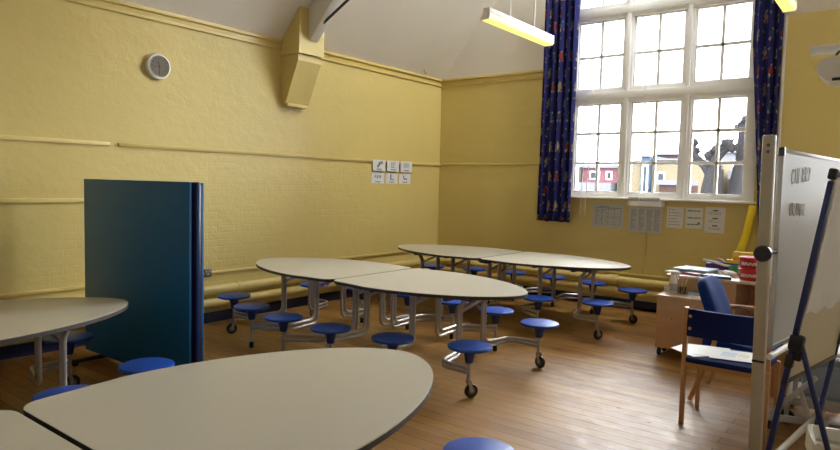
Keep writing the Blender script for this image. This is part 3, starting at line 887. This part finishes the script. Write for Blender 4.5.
b = MB().bx(-.215, .215, -.0, .02, 0, 0, DW)
b = MB(); b.bx(-.22, .22, -.10, .115, .075, .555, DW, .003); b.build('carcass', t)
MB().bx(-.228, .228, -.108, .12, .553, .572, M['desktop'], .004).build('pedestal_top', t)
MB().bx(-.218, .218, -.116, -.10, .08, .55, DW, .002).build('back_panel', t)
MB().lathe([(0, 0), (.006, 0), (.006, .002), (0, .002)], M['dark'], (-.08, -.116, .36), 10, Matrix.Rotation(PI / 2, 3, 'X')).build('keyhole', t)
for x in (-.19, .19):
    for y in (-.075, .09):
        MB().lathe([(0, -.014), (.03, -.014), (.035, 0), (.03, .014), (0, .014)], M['rubber'], (x, y, .035), 16, Matrix.Rotation(PI / 2, 3, 'Y')).build('castor', t)
        MB().bx(x - .012, x + .012, y - .012, y + .012, .05, .076, M['black']).build('castor_fork', t)
tag(t, 'beech drawer pedestal on castors with spray bottle, left of the armchair', 'pedestal')

# things on the pedestal (top at .572)
PZ = .572
t = empty('spray_bottle', (4.185, -1.99, PZ))
MB().lathe([(0, 0), (.034, 0), (.037, .008), (.037, .11), (.030, .145), (.016, .165), (.014, .18), (0, .18)], M['plastic'], seg=24).build('bottle', t)
b = MB().lathe([(.0375, .03), (.0378, .03), (.0378, .10), (.0375, .10)], M['label'], seg=24); b.build('label', t)
b = MB(); b.bx(-.025, .055, -.012, .012, .18, .213, M['white'], .006); b.bx(.05, .068, -.006, .006, .192, .206, M['white'], .002)
b.beam((.03, 0, .185), (.045, 0, .14), .012, .008, M['white'], up=(1, 0, 0)); b.build('trigger', t)
tag(t, 'white spray bottle with grey label standing on the pedestal', 'bottle')
o = MB().lathe([(0, 0), (.022, 0), (.027, .055), (.025, .055), (.020, .004), (0, .004)], M['plastic'], seg=20).build('paper_cup', None, (4.12, -1.955, PZ))
tag(o, 'small white cup at the pedestal corner beside the spray bottle', 'cup')
t = empty('stick_pot', (4.265, -1.96, PZ))
MB().lathe([(0, 0), (.026, 0), (.030, .07), (.028, .07), (.024, .004), (0, .004)], M['clear'], seg=20).build('pot', t)
for dx_, dy_, lean in ((-.008, .0, .012), (.004, .008, .022), (.012, -.006, .034), (.0, -.012, .045)):
    MB().beam((dx_ - .01, dy_, .006), (dx_ + lean, dy_, .165), .008, .003, M['kraft']).build('stick', t)
tag(t, 'clear pot of pale wooden sticks on the pedestal', 'pot')
o = MB(); o.prism([(4.33, -2.10), (4.50, -2.06), (4.49, -1.96), (4.32, -1.99)], PZ, PZ + .002, M['paper'])
tag(o.build('paper_sheet', smooth=0), 'white sheet at the front edge of the pedestal top', 'paper', 'sheets on the pedestal')
o = MB(); o.prism([(4.32, -1.97), (4.46, -1.95), (4.45, -1.92), (4.31, -1.93)], PZ, PZ + .03, M['skyblue'])
tag(o.build('notepad'), 'pale blue notepad behind the white sheet on the pedestal', 'notepad')

# things on the desk (top at .74)
DZ = .74
def stack_sheet(name, pts, z, th, m, label, cat, group=None):
    b = MB(); b.prism(pts, z, z + th, m); return tag(b.build(name, smooth=0), label, cat, group)
stack_sheet('cardboard_sheet', [(4.02, -1.70), (4.22, -1.80), (4.28, -1.62), (4.09, -1.52)], DZ + .001, .006, M['paper'], 'white card overhanging the left end of the desk', 'card')
stack_sheet('folder', [(4.14, -1.80), (4.37, -1.86), (4.42, -1.58), (4.18, -1.52)], DZ + .008, .014, M['maroon'], 'maroon folder under white papers at the left of the desk', 'folder')
stack_sheet('paper_pile', [(4.12, -1.70), (4.42, -1.74), (4.46, -1.45), (4.14, -1.42)], DZ + .023, .022, M['skyblue'], 'pale blue paper pile on the maroon folder', 'papers')
stack_sheet('paper_sheet', [(4.10, -1.74), (4.24, -1.78), (4.27, -1.60), (4.13, -1.55)], DZ + .046, .003, M['paper'], 'white sheet lying on the pale blue pile', 'paper', 'loose desk papers')
stack_sheet('folder', [(4.40, -1.885), (4.66, -1.88), (4.62, -1.77), (4.44, -1.75)], DZ + .001, .024, M['tealfold'], 'dark teal folder at the front edge of the desk', 'folder')
t = empty('desk_tray', (4.46, -1.30, DZ))
b = MB(); b.bx(-.13, .15, -.10, .10, 0, .006, M['purple']); b.bx(-.13, .15, -.105, -.098, 0, .085, M['purple'], .002); b.bx(-.13, .15, .098, .105, 0, .085, M['purple'], .002)
b.bx(-.135, -.128, -.105, .105, 0, .085, M['purple']); b.bx(.148, .155, -.105, .105, 0, .085, M['purple']); b.build('tray_body', t)
MB().tube([(-.16, -.112, .12), (-.05, -.115, .105), (.04, -.118, .082), (.14, -.115, .075)], .011, M['plastic'], 8).build('handle', t)
tag(t, 'purple tray with pale handle in the middle of the desk', 'tray')
o = MB().bx(-.06, .06, -.05, .05, 0, .05, M['red'], .01).build('pencil_case', None, (4.41, -1.29, DZ + .0075))
tag(o, 'red pencil case lying in the purple tray', 'pencil case')
t = empty('tape_roll', (4.385, -1.14, DZ))
MB().lathe([(.03, -.022), (.058, -.022), (.058, .022), (.03, .022), (.03, -.022)], M['beige'], (0, 0, .06), 28, Matrix.Rotation(PI / 2, 3, 'X')).build('roll', t)
tag(t, 'beige tape roll standing on edge behind the purple tray', 'tape roll')
o = MB(); rnd = random.Random(3)
ptsb = []
bmx = o.bm; r = bmesh.ops.create_icosphere(bmx, subdivisions=3, radius=1)
for v in r['verts']:
    k = 1 + rnd.uniform(-.16, .16); v.co = Vector((v.co.x * .085 * k, v.co.y * .06 * k, max(-.028, v.co.z * .032 * k) + .028))
o._fin(bmx.faces, M['paper']); o = o.build('crumpled_tissue', None, (4.575, -1.65, DZ), smooth=20)
tag(o, 'crumpled white tissue in front of the red tubs', 'tissue')
o = MB().lathe([(0, 0), (.045, 0), (.05, .09), (.046, .09), (.041, .006), (0, .006)], M['green'], seg=24).build('pot', None, (4.60, -1.475, DZ))
tag(o, 'green plastic pot between the purple tray and the red tubs', 'pot')
def tub(z, label):
    t = empty('sweet_tub', (4.79, -1.72, z))
    MB().lathe([(0, 0), (.088, 0), (.095, .008), (.102, .082), (0, .082)], M['red'], seg=32).build('tub_body', t)
    MB().lathe([(0, .082), (.106, .082), (.107, .098), (.10, .105), (0, .106)], M['red'], seg=32).build('lid', t)
    b = MB()
    # wavy white lettering band on the side, in strokes
    for k in range(9):
        a0 = -PI / 2 - .75 + k * .17; pts = []
        for j in range(4):
            a = a0 + .05 * j; rr = .1005
            pts.append((rr * math.cos(a), rr * math.sin(a), .045 + (.016 if (j + k) % 2 else -.012)))
        b.tube(pts, .004, M['white'], 5)
    b.build('lettering', t)
    return tag(t, label, 'tub', 'red sweet tubs')
tub(DZ, 'lower of two stacked red tubs at the right of the desk')
tub(DZ + .107, 'upper of two stacked red tubs at the right of the desk')
def ybox(x0, x1, y0, y1, z0, z1, label):
    return tag(MB().bx(x0, x1, y0, y1, z0, z1, M['yellow'], .004).build('card_box'), label, 'box', 'yellow boxes on the desk')
ybox(4.46, 4.98, -1.185, -1.105, DZ, DZ + .115, 'long yellow card box along the back of the desk')
ybox(4.52, 4.98, -1.18, -1.11, DZ + .116, DZ + .20, 'flat yellow card box on the long yellow one')
o = MB(); bmx = o.bm; r = bmesh.ops.create_icosphere(bmx, subdivisions=3, radius=1)
for v in r['verts']:
    k = 1 + rnd.uniform(-.10, .10); v.co = Vector((v.co.x * .07 * k, v.co.y * .07 * k, (v.co.z * k + 1) * .13 - .005)); v.co.z = max(0, v.co.z)
o._fin(bmx.faces, M['paper']); o = o.build('paper_bag', None, (4.965, -1.47, DZ), smooth=20)
tag(o, 'crumpled white paper bag peeping out behind the whiteboard post', 'bag')
o = MB().tube([(4.03, -.30, .04), (4.394, -.16, .846), (4.46, -.145, 1.13), (4.50, -.155, 1.385)], .042, M['yellowfoam'], 14, .2)
tag(o.build('foam_pole'), 'thick yellow pole leaning against the end of the window sill', 'pole')

# ------------------------------------------------------------------ revolving whiteboard
U = Vector((.12, .99, 0)).normalized(); V = Vector((U.y, -U.x, 0))     # along the board, towards its visible face
P0 = Vector((5.305, -4.27, 0))
t = empty('mobile_whiteboard', P0, 0)
BL = 1.62
MB().beam((0, 0, .09), Vector((-.02, 0, 1.855)), .062, .045, M['cream'], up=U, bev=.008).build('post', t)
MB().beam(U * (BL + .36) + Vector((0, 0, .09)), U * (BL + .36) + Vector((0, 0, 1.855)), .062, .045, M['cream'], up=U, bev=.008).build('post', t)
b = MB()
for z in (1.80, 1.765):
    b.lathe([(0, 0), (.009, 0), (.007, .004), (0, .005)], M['rail'], Vector((-.02, -.024, z)), 10, Matrix.Rotation(PI / 2, 3, 'X'))
b.build('screw', t)
for k, s in enumerate((0, BL + .36)):
    c = U * s
    MB().beam(c - V * (.03 if k == 0 else .26) + Vector((0, 0, .085)), c + V * .26 + Vector((0, 0, .085)), .05, .04, M['cream'], bev=.008).build('foot', t)
    if k == 0:
        a0 = Vector((-.045, .74, .085)); a1 = Vector((.27, .86, .085))
        MB().beam(a0, a1, .035, .04, M['plasticg'], bev=.006).build('brace_foot', t)
        MB().beam(a0 + Vector((.0, 0, .02)), Vector((.19, .855, .37)), .03, .035, M['plasticg'], up=(0, 1, 0), bev=.006).build('brace', t)
        MB().beam(Vector((.11, .83, .27)), Vector((.17, .83, .09)), .026, .03, M['plasticg'], up=(0, 1, 0), bev=.005).build('brace', t)
        MB().lathe([(0, -.012), (.03, -.012), (.033, 0), (.03, .012), (0, .012)], M['rubber'], Vector((-.03, .745, .033)), 16, Matrix.Rotation(PI / 2, 3, 'X')).build('castor', t)
    for e in ((0.0, .24) if k == 0 else (-.24, .24)):
        MB().lathe([(0, -.012), (.03, -.012), (.033, 0), (.03, .012), (0, .012)], M['rubber'], c + V * e + Vector((0, 0, .033)), 16, Matrix.Rotation(PI / 2, 3, 'X')).build('castor', t)
MB().tube([U * -.02 + V * .09 + Vector((0, 0, .10)), U * (BL + .38) + V * .09 + Vector((0, 0, .10))], .019, M['cream'], 12).build('base_bar', t)
MB().tube([U * .16 + Vector((0, 0, .612)), U * (BL + .20) + Vector((0, 0, .612))], .018, M['plastic'], 12).build('pen_rail', t)
bd = MB().beam(U * .17 + Vector((0, 0, 1.225)), U * (.17 + BL) + Vector((0, 0, 1.225)), .018, 1.09, M['board']).build('board', t)
b = MB()
for s in (.165, .17 + BL): b.beam(U * s + Vector((0, 0, .665)), U * s + Vector((0, 0, 1.785)), .026, .022, M['alu'], up=U, bev=.004)
for z in (.67, 1.78): b.beam(U * .165 + Vector((0, 0, z)), U * (.17 + BL) + Vector((0, 0, z)), .026, .022, M['alu'], bev=.004)
b.build('board_frame', bd)
for s in (.165, .17 + BL): MB().box(U * s + Vector((0, 0, 1.775)), (.032, .05, .05), M['black'], None, .006).build('corner_cap', bd)
kb = MB()
kb.lathe([(0, -.028), (.038, -.028), (.044, -.018), (.044, .012), (.036, .02), (0, .022)], M['black'], Vector((-.012, -.045, 1.215)), 28, Matrix.Rotation(PI / 2, 3, 'X') @ Matrix.Rotation(-.05, 3, 'Y'))
kb.tube([Vector((-.012, -.02, 1.215)), U * .17 + Vector((0, 0, 1.215))], .014, M['black'], 10)
kb.build('pivot_knob', t)
MB().box(Vector((-.008, -.024, .62)), (.06, .012, .012), M['black']).build('clamp', t)
# hand lettering on the drywipe face
GL = {'C': [[(.9, .85), (.5, 1), (.1, .6), (.15, .2), (.5, 0), (.95, .15)]],
      'H': [[(.1, 1), (.1, 0)], [(.9, 1), (.85, 0)], [(.1, .5), (.9, .52)]],
      'E': [[(.1, 1), (.1, 0), (.8, .02)], [(.1, .98), (.85, 1)], [(.1, .5), (.7, .5)]],
      'R': [[(.1, 0), (.1, 1), (.8, .85), (.75, .55), (.1, .48), (.85, 0)]],
      'Y': [[(.1, 1), (.5, .5), (.9, 1)], [(.5, .5), (.45, 0)]],
      'O': [[(.5, 1), (.1, .7), (.1, .25), (.5, 0), (.9, .3), (.88, .75), (.5, 1)]],
      'A': [[(.05, 0), (.5, 1), (.95, 0)], [(.25, .4), (.75, .4)]],
      'N': [[(.1, 0), (.1, 1), (.9, 0), (.9, 1)]],
      'G': [[(.9, .85), (.5, 1), (.1, .6), (.15, .2), (.5, 0), (.9, .15), (.9, .45), (.6, .45)]]}
def scrawl(word, s0, z0, h, adv, tilt):
    b = MB(); rnd = random.Random(len(word) * 7)
    for i, ch in enumerate(word):
        for st in GL[ch]:
            pts = [U * (s0 + adv * i + adv * .75 * x + rnd.uniform(-.004, .004)) + V * .0105 + Vector((0, 0, z0 + tilt * i + h * y + rnd.uniform(-.004, .004))) for x, y in st]
            b.tube(pts, .0011, M['faint'], 5, .0)
    return b.build('handwriting', bd)
scrawl('CHERRY', .335, 1.60, .085, .072, .004)
scrawl('ORANGE', .33, 1.415, .075, .062, -.002)
tag(t, 'revolving mobile whiteboard with two handwritten words on a cream stand', 'whiteboard')

# ------------------------------------------------------------------ flip chart easel seen from behind
UE = Vector((.18, .98, 0)).normalized(); B0 = Vector((5.502, -4.868, .688)); T0 = Vector((5.638, -4.898, 1.633))
dE = (T0 - B0).normalized(); nE = UE.cross(dE).normalized()
if nE.x < 0: nE = -nE
F0 = B0 - dE * (B0.z / dE.z)
WE = .72
t = empty('flipchart_easel', F0)
r_ = lambda p: Vector(p) - F0
MB().beam(r_(B0 + UE * .36 + dE * .475), r_(B0 + UE * .3601 + dE * .475), .9, .02, M['boardback']) if False else None
ctr = B0 + UE * (WE / 2) + dE * .475
Rm = Matrix((UE, dE, nE)).transposed()
MB().box(r_(ctr), (WE - .02, .94, .012), M['boardback'], Rm).build('board', t)
bf = MB()
for s in (0, WE): bf.beam(r_(B0 + UE * s - dE * .02), r_(T0 + UE * s - dE * .03), .026, .026, M['navyframe'], up=nE, bev=.007)
bf.beam(r_(T0), r_(T0 + UE * WE), .026, .026, M['navyframe'], up=nE, bev=.007)
bf.beam(r_(B0), r_(B0 + UE * WE), .022, .026, M['rail'], up=nE, bev=.005)
bf.build('board_frame', t)
for s in (0, WE): MB().box(r_(T0 + UE * s), (.034, .05, .036), M['black'], Rm, .01).build('corner_cap', t)
for s in (0, WE):
    MB().beam(r_(B0 + UE * s), r_(F0 + UE * s), .024, .024, M['navyframe'], up=nE, bev=.007).build('leg', t)
    H = F0 + UE * s + dE * (.875 / dE.z)
    RF = F0 + UE * s * .92 + nE * .40 + UE * .04; RF.z = 0.012
    MB().beam(r_(H + nE * .03), r_(RF), .022, .022, M['navyframe'], up=UE, bev=.006).build('rear_leg', t)
    hb = MB(); hb.box(r_(H + nE * .012), (.05, .075, .06), M['black'], Rm, .012); hb.box(r_(H + nE * .03 - dE * .04), (.034, .08, .03), M['black'], Rm, .01)
    hb.box(r_(H - dE * .09), (.036, .07, .036), M['black'], Rm, .01); hb.build('hinge_bracket', t)
pd = MB(); rnd = random.Random(11)
# sheets thrown over the back, with a ragged lower edge
npt = 22; low = []
for k in range(npt + 1):
    s = .03 + (WE - .06) * k / npt
    low.append((s, .315 + .012 * math.sin(k * .9) + rnd.uniform(-.004, .004)))
for layer, dz in ((0, 0), (1, .035)):
    poly = low if layer == 0 else [(s, z + dz + rnd.uniform(-.003, .003)) for s, z in low]
    vs0 = [pd.bm.verts.new(r_(B0 + UE * s + dE * z + nE * (.009 + .004 * layer + (.005 if k % 3 else .0)))) for k, (s, z) in enumerate(poly)]
    vs1 = [pd.bm.verts.new(r_(B0 + UE * s + dE * .93 + nE * (.0085 + .003 * layer))) for s, z in poly]
    vm = [pd.bm.verts.new(r_(B0 + UE * s + dE * (z + .06) + nE * (.0085 + .003 * layer))) for s, z in poly]
    fs = []
    for k in range(npt):
        fs.append(pd.bm.faces.new((vs0[k], vs0[k + 1], vm[k + 1], vm[k]))); fs.append(pd.bm.faces.new((vm[k], vm[k + 1], vs1[k + 1], vs1[k])))
    pd._fin(fs, M['paper'])
pd.build('flipped_pages', t, smooth=0)['label'] = 'ragged white pages thrown over the back'
tag(t, 'navy framed flip chart easel in front of the whiteboard, seen from behind', 'easel')

# ------------------------------------------------------------------ bin and trolley beneath the boards
t = empty('waste_bin', (5.73, -4.50, 0), .2); t.scale = (1, 1, .9)
b = MB()
def sq(hw, z, r=.05, n=5):
    P = []
    for cx, cy, a0 in ((1, 1, 0), (-1, 1, PI / 2), (-1, -1, PI), (1, -1, 3 * PI / 2)):
        for k in range(n + 1):
            a = a0 + PI / 2 * k / n; P.append(Vector((cx * (hw - r) + r * math.cos(a), cy * (hw - r) + r * math.sin(a), z)))
    return P
levels = [(.105, 0), (.11, .01), (.135, .36), (.150, .375), (.150, .39), (.138, .395), (.128, .37), (.105, .03)]
rings = [[b.bm.verts.new(p) for p in sq(h, z)] for h, z in levels]
fs = []
for a, c in zip(rings[:-1], rings[1:]):
    for k in range(len(a)): fs.append(b.bm.faces.new((a[k], a[(k + 1) % len(a)], c[(k + 1) % len(a)], c[k])))
fs.append(b.bm.faces.new(rings[0][::-1])); fs.append(b.bm.faces.new(rings[-1]))
b._fin(fs, M['cream']); b.build('bin_body', t)
b = MB(); rnd = random.Random(5)
rr0 = [[b.bm.verts.new(p + Vector((0, 0, rnd.uniform(-.012, .012)))) for p in sq(h, z, .05, 5)] for h, z in ((.158, .30), (.156, .372), (.152, .402), (.134, .404), (.12, .34))]
fs = []
for a, c in zip(rr0[:-1], rr0[1:]):
    for k in range(len(a)): fs.append(b.bm.faces.new((a[k], a[(k + 1) % len(a)], c[(k + 1) % len(a)], c[k])))
b._fin(fs, M['bag']); b.build('bin_liner', t)
tag(t, 'white lined waste bin on the floor below the easel', 'bin')

t = empty('equipment_trolley', (5.60, -3.10, 0), math.radians(3))
g = M['plasticg']
for yy in (-.21, .21):
    MB().beam((-.30, yy, .155), (.34, yy, .155), .035, .04, g, bev=.006).build('base_rail', t)
    for xx in (-.24, .28): MB().beam((xx, yy, .17), (xx, yy, .50), .028, .028, g, up=(0, 1, 0), bev=.005).build('leg', t)
    for xx in (-.28, .31):
        MB().lathe([(0, -.014), (.045, -.014), (.05, 0), (.045, .014), (0, .014)], M['rubber'], (xx, yy, .05), 18, Matrix.Rotation(PI / 2, 3, 'X')).build('castor', t)
        MB().bx(xx - .014, xx + .014, yy - .022, yy + .022, .06, .136, g).build('castor_fork', t)
MB().bx(-.29, .33, -.23, .23, .177, .192, g, .004).build('shelf', t)
MB().bx(-.28, .36, -.24, .24, .50, .525, M['plastic'], .006).build('trolley_top', t)
tag(t, 'low grey trolley on castors under the whiteboard, behind the waste bin', 'trolley')
o = MB(); o.bx(-.19, .20, -.16, .16, 0, .21, M['crate'], .03)
o.bx(-.205, .215, -.175, .175, .205, .225, M['crate'], .01)
o = o.build('storage_crate', None, (5.58, -3.10, .194)); o.rotation_euler = (0, 0, math.radians(3))
tag(o, 'blue grey plastic crate standing on the trolley shelf', 'crate')

# ------------------------------------------------------------------ projector on its wall boom
PY = -2.87
t = empty('wall_projector', (RW, PY, 2.452))
b = MB()
b.prism([(5.35, 2.49), (5.375, 2.525), (5.42, 2.54), (5.85, 2.555), (5.85, 2.375), (5.45, 2.375), (5.40, 2.385), (5.355, 2.425), (5.34, 2.46)], PY - .16, PY + .16, M['plastic'], lambda u, v, h: Vector((u - RW, h - PY, v - 2.52)))
b.build('projector_body', t)
b = MB(); b.bx(5.44 - RW, 5.50 - RW, -.163, -.159, -.145, -.125, M['black']); b.build('lens_slot', t)
MB().tube([(5.285 - RW, 0, .098), (5.30 - RW, 0, .098), (-.03, 0, .115)], .034, M['plastic'], 16).build('boom', t)
MB().bx(-.03, 0, -.12, .12, -.06, .24, M['plastic'], .006).build('wall_plate', t)
MB().bx(5.6 - RW, 5.66 - RW, -.04, .04, .01, .11, M['plastic']).build('mount', t)
MB().tube([(5.445 - RW, -.06, .015), (5.45 - RW, -.07, .055), (5.49 - RW, -.07, .075), (5.75 - RW, -.04, .072)], .009, M['black'], 8, .03).build('cable', t)
tag(t, 'white short throw projector hung from a boom on the right wall', 'projector')

# ------------------------------------------------------------------ outside
struct(MB().bx(-120, 80, .6, 160, -3.2, -3.0, M['ground']).build('ground', smooth=0))
def building(name, x0, x1, y0, y1, z1, wall, label, wins=(), roof=None, extras=None):
    t = empty(name, ((x0 + x1) / 2, y0, -3.0)); off = Vector(((x0 + x1) / 2, y0, -3.0))
    def bx(a0, a1, c0, c1, d0, d1, m, n, par=t): return MB().bx(a0 - off.x, a1 - off.x, c0 - off.y, c1 - off.y, d0 - off.z, d1 - off.z, m).build(n, par, smooth=0)
    bx(x0, x1, y0, y1, -3.0, z1, wall, 'wall')
    for (a0, a1, z0, z2) in wins:
        f_ = bx(a0, a1, y0 - .06, y0 + .05, z0, z2, M['white'], 'window_surround')
        bx(a0 + .12, a1 - .12, y0 - .08, y0, z0 + .12, z2 - .12, M['palewin'], 'pane', f_)
    if roof: bx(x0, x1, y0 - .3, y1, z1, z1 + roof, M['roofgrey'], 'roof')
    if extras:
        for e in extras: bx(*e[:6], e[6], e[7])
    return tag(t, label, 'building')
building('shop', -19.2, -15.4, 50, 60, 3.4, M['pinkwall'], 'low pink building seen through the left light of the window',
         [(-18.5, -17.5, 2.3, 3.1), (-16.9, -16.3, 2.3, 3.1)], .25, [(-19.2, -15.4, 47.4, 50, -3.0, 2.0, M['roofgrey'], 'canopy')])
building('house', -23.5, -19.4, 49, 60, 3.3, M['yellowbrick'], 'yellow brick house beside the left curtain, left of the pink building', [(-20.6, -19.8, 2.0, 2.8)], .3)
building('brick_block', -17.4, -15.0, 66, 74, 5.4, M['redbrick'], 'dark red brick block rising behind the pink building', [], .2)
building('flats', -14.9, -12.9, 48, 60, 3.9, M['yellowbrick'], 'yellow brick flats left of the blue stair tower', [(-14.3, -13.8, 2.0, 3.2), (-14.3, -13.8, .2, 1.2)], .15)
building('stair_tower', -12.8, -12.1, 47.5, 60, 4.3, M['bluepanel'], 'narrow pale blue stair tower between two brick blocks', [(-12.7, -12.2, 1.2, 3.6)], .1)
building('terrace_house', -11.9, -8.2, 48, 60, 4.0, M['yellowbrick'], 'tan brick terrace house right of the blue stair tower', [(-11.6, -10.9, 2.0, 3.0), (-9.8, -9.1, 2.0, 3.0)], .15,
         [(-10.6, -8.2, 45.5, 48, -3, 1.9, M['redbrick'], 'wall'), (-10.8, -8.2, 45.3, 48, 1.9, 2.3, M['roofgrey'], 'roof')])
building('office_block', -15.5, -8.0, 80, 95, 6.3, M['roofgrey'], 'pale office block on the skyline behind the flats', [(-14.6, -13.4, 4.6, 5.4), (-12.2, -11.0, 4.6, 5.4)], .2)
building('long_terrace', -7.6, 6.0, 56, 66, 2.6, M['redbrick'], 'long red brick terrace behind the trees', [(-6, -5, .8, 1.8), (-3, -2, .8, 1.8), (0, 1, .8, 1.8)], .8)
building('garage', -14, 3, 24, 32, .55, M['redbrick'], 'low flat roofed garage in front of the terrace', [], .2)

def tree(base, limbs, label, knots):
    t = empty('pollarded_tree', base); rnd = random.Random(int(base[0] * 100)); B = Vector(base)
    b = MB()
    for pts, r0, r1 in limbs[:1]:
        n = len(pts); b.tube([Vector(p) - B for p in pts], r0, M['bark'], 10, 0, rr=[r0 + (r1 - r0) * i / (n - 1) for i in range(n)])
    b.build('trunk', t)
    for pts, r0, r1 in limbs[1:]:
        n = len(pts); b = MB(); b.tube([Vector(p) - B for p in pts], r0, M['bark'], 9, 0, rr=[r0 + (r1 - r0) * i / (n - 1) for i in range(n)]); b.build('branch', t)
    for (kp, kr) in knots:
        b = MB(); r = bmesh.ops.create_icosphere(b.bm, subdivisions=2, radius=kr)
        for v in r['verts']:
            d = v.co.normalized(); v.co = v.co * (1 + rnd.uniform(-.28, .28)) + Vector(kp) - B
        b._fin(b.bm.faces, M['bark'])
        for k in range(16):
            d = Vector((rnd.uniform(-1, 1), rnd.uniform(-1, 1), rnd.uniform(-.2, 1))).normalized()
            p = Vector(kp) - B
            b.tube([p + d * kr * .7, p + d * (kr * 1.5 + rnd.uniform(.02, .10))], .012, M['bark'], 4)
        b.build('knuckle', t, smooth=0)
    return tag(t, label, 'tree', 'pollarded trees outside the window')
tree((1.0, 12, -3), [([(1.0, 12, -3), (1.12, 12, 0), (1.22, 12, 1.6), (1.30, 12, 2.2)], .36, .24),
                     ([(1.22, 12, 1.9), (1.0, 12.05, 2.25), (.66, 12.1, 2.6), (.60, 12.1, 2.9)], .13, .10),
                     ([(1.30, 12, 2.1), (1.30, 12, 2.5), (1.5, 12, 2.75), (1.68, 12, 2.85)], .17, .12)],
     'knobbly pollarded tree forking low behind the right light of the window',
     [((.60, 12.1, 2.95), .14), ((.72, 12.1, 2.72), .10), ((1.12, 12, 2.58), .15), ((1.38, 12, 2.74), .17), ((1.58, 12, 2.88), .16), ((1.72, 12, 2.80), .13), ((1.24, 12, 2.3), .15)])
tree((1.95, 12.6, -3), [([(1.55, 12.6, -3), (1.66, 12.6, 0), (1.84, 12.6, 1.6), (1.98, 12.6, 2.5), (2.0, 12.6, 3.5)], .36, .24),
                        ([(1.92, 12.6, 2.2), (1.8, 12.6, 2.6), (1.86, 12.6, 3.0)], .12, .08)],
     'thicker pollarded tree partly hidden by the right curtain',
     [((1.98, 12.6, 2.35), .18), ((1.90, 12.6, 2.62), .15), ((1.85, 12.6, 3.45), .16), ((2.05, 12.6, 3.60), .20), ((1.70, 12.6, 3.40), .10)])

# ------------------------------------------------------------------ light, camera
wd = bpy.data.worlds.new('overcast_sky'); bpy.context.scene.world = wd; wd.use_nodes = True
tt = wd.node_tree; bg = tt.nodes['Background']
geo = tt.nodes.new('ShaderNodeTexCoord'); sp = tt.nodes.new('ShaderNodeSeparateXYZ'); tt.links.new(geo.outputs['Generated'], sp.inputs[0])
rp = tt.nodes.new('ShaderNodeValToRGB'); rp.color_ramp.elements[0].color = (.94, .96, 1, 1); rp.color_ramp.elements[1].color = (1, 1, 1, 1)
tt.links.new(sp.outputs[2], rp.inputs[0]); tt.links.new(rp.outputs[0], bg.inputs[0])
bg.inputs[1].default_value = 13.0
def portal(y, flip):
    l = bpy.data.lights.new('window_portal', 'AREA'); l.shape = 'RECTANGLE'; l.size = WX1 - WX0; l.size_y = 3.7
    l.cycles.is_portal = True
    o = bpy.data.objects.new('window_portal', l); C.objects.link(o)
    o.location = (WC, y, SILL + 1.85); o.rotation_euler = (-PI / 2 if flip else PI / 2, 0, 0)
portal(.32, True)
l = bpy.data.lights.new('window_portal', 'AREA'); l.shape = 'RECTANGLE'; l.size = HX1 - HX0; l.size_y = HZ1 - HZ0; l.cycles.is_portal = True
o = bpy.data.objects.new('window_portal', l); C.objects.link(o); o.location = ((HX0 + HX1) / 2, .32, (HZ0 + HZ1) / 2); o.rotation_euler = (-PI / 2, 0, 0)
o = bpy.data.objects.new('window_portal', l); C.objects.link(o); o.location = ((HX0 + HX1) / 2, BACK - .32, (HZ0 + HZ1) / 2); o.rotation_euler = (PI / 2, 0, 0)

l = bpy.data.lights.new('window_portal', 'AREA'); l.shape = 'RECTANGLE'; l.size = (KX1 - KX0) * math.sqrt(1 + PITCH ** 2); l.size_y = KY1 - KY0; l.cycles.is_portal = True
o = bpy.data.objects.new('window_portal', l); C.objects.link(o)
km = (KX0 + KX1) / 2; o.location = (km + .15 * PITCH, (KY0 + KY1) / 2, kz(km) + .15); o.rotation_euler = (0, math.atan(PITCH), 0)

cam = bpy.data.cameras.new('camera'); co = bpy.data.objects.new('camera', cam); C.objects.link(co)
Mx = ((0.79202914, 0.61001224, 0.02397729), (0.05873022, -0.03704291, -0.99758638), (-0.60765171, 0.79152567, -0.06516522))
r0, r1, r2 = Vector(Mx[0]), -Vector(Mx[1]), -Vector(Mx[2])
mw = Matrix((r0, r1, r2)).transposed().to_4x4(); mw.translation = Vector((5.912, -8.169, 1.55))
co.matrix_world = mw
cam.sensor_fit = 'HORIZONTAL'; cam.sensor_width = 36; cam.lens = 36 * 638.15 / 840; cam.clip_start = .05; cam.clip_end = 500
sc = bpy.context.scene; sc.camera = co
sc.view_settings.view_transform = 'Standard'; sc.view_settings.look = 'None'; sc.view_settings.gamma = 1; sc.view_settings.use_curve_mapping = False
sc.view_settings.exposure = 1.72
sc.cycles.max_bounces = 12; sc.cycles.diffuse_bounces = 8; sc.cycles.transparent_max_bounces = 12
sc.cycles.sample_clamp_indirect = 6
sc.cycles.sample_clamp_direct = 4
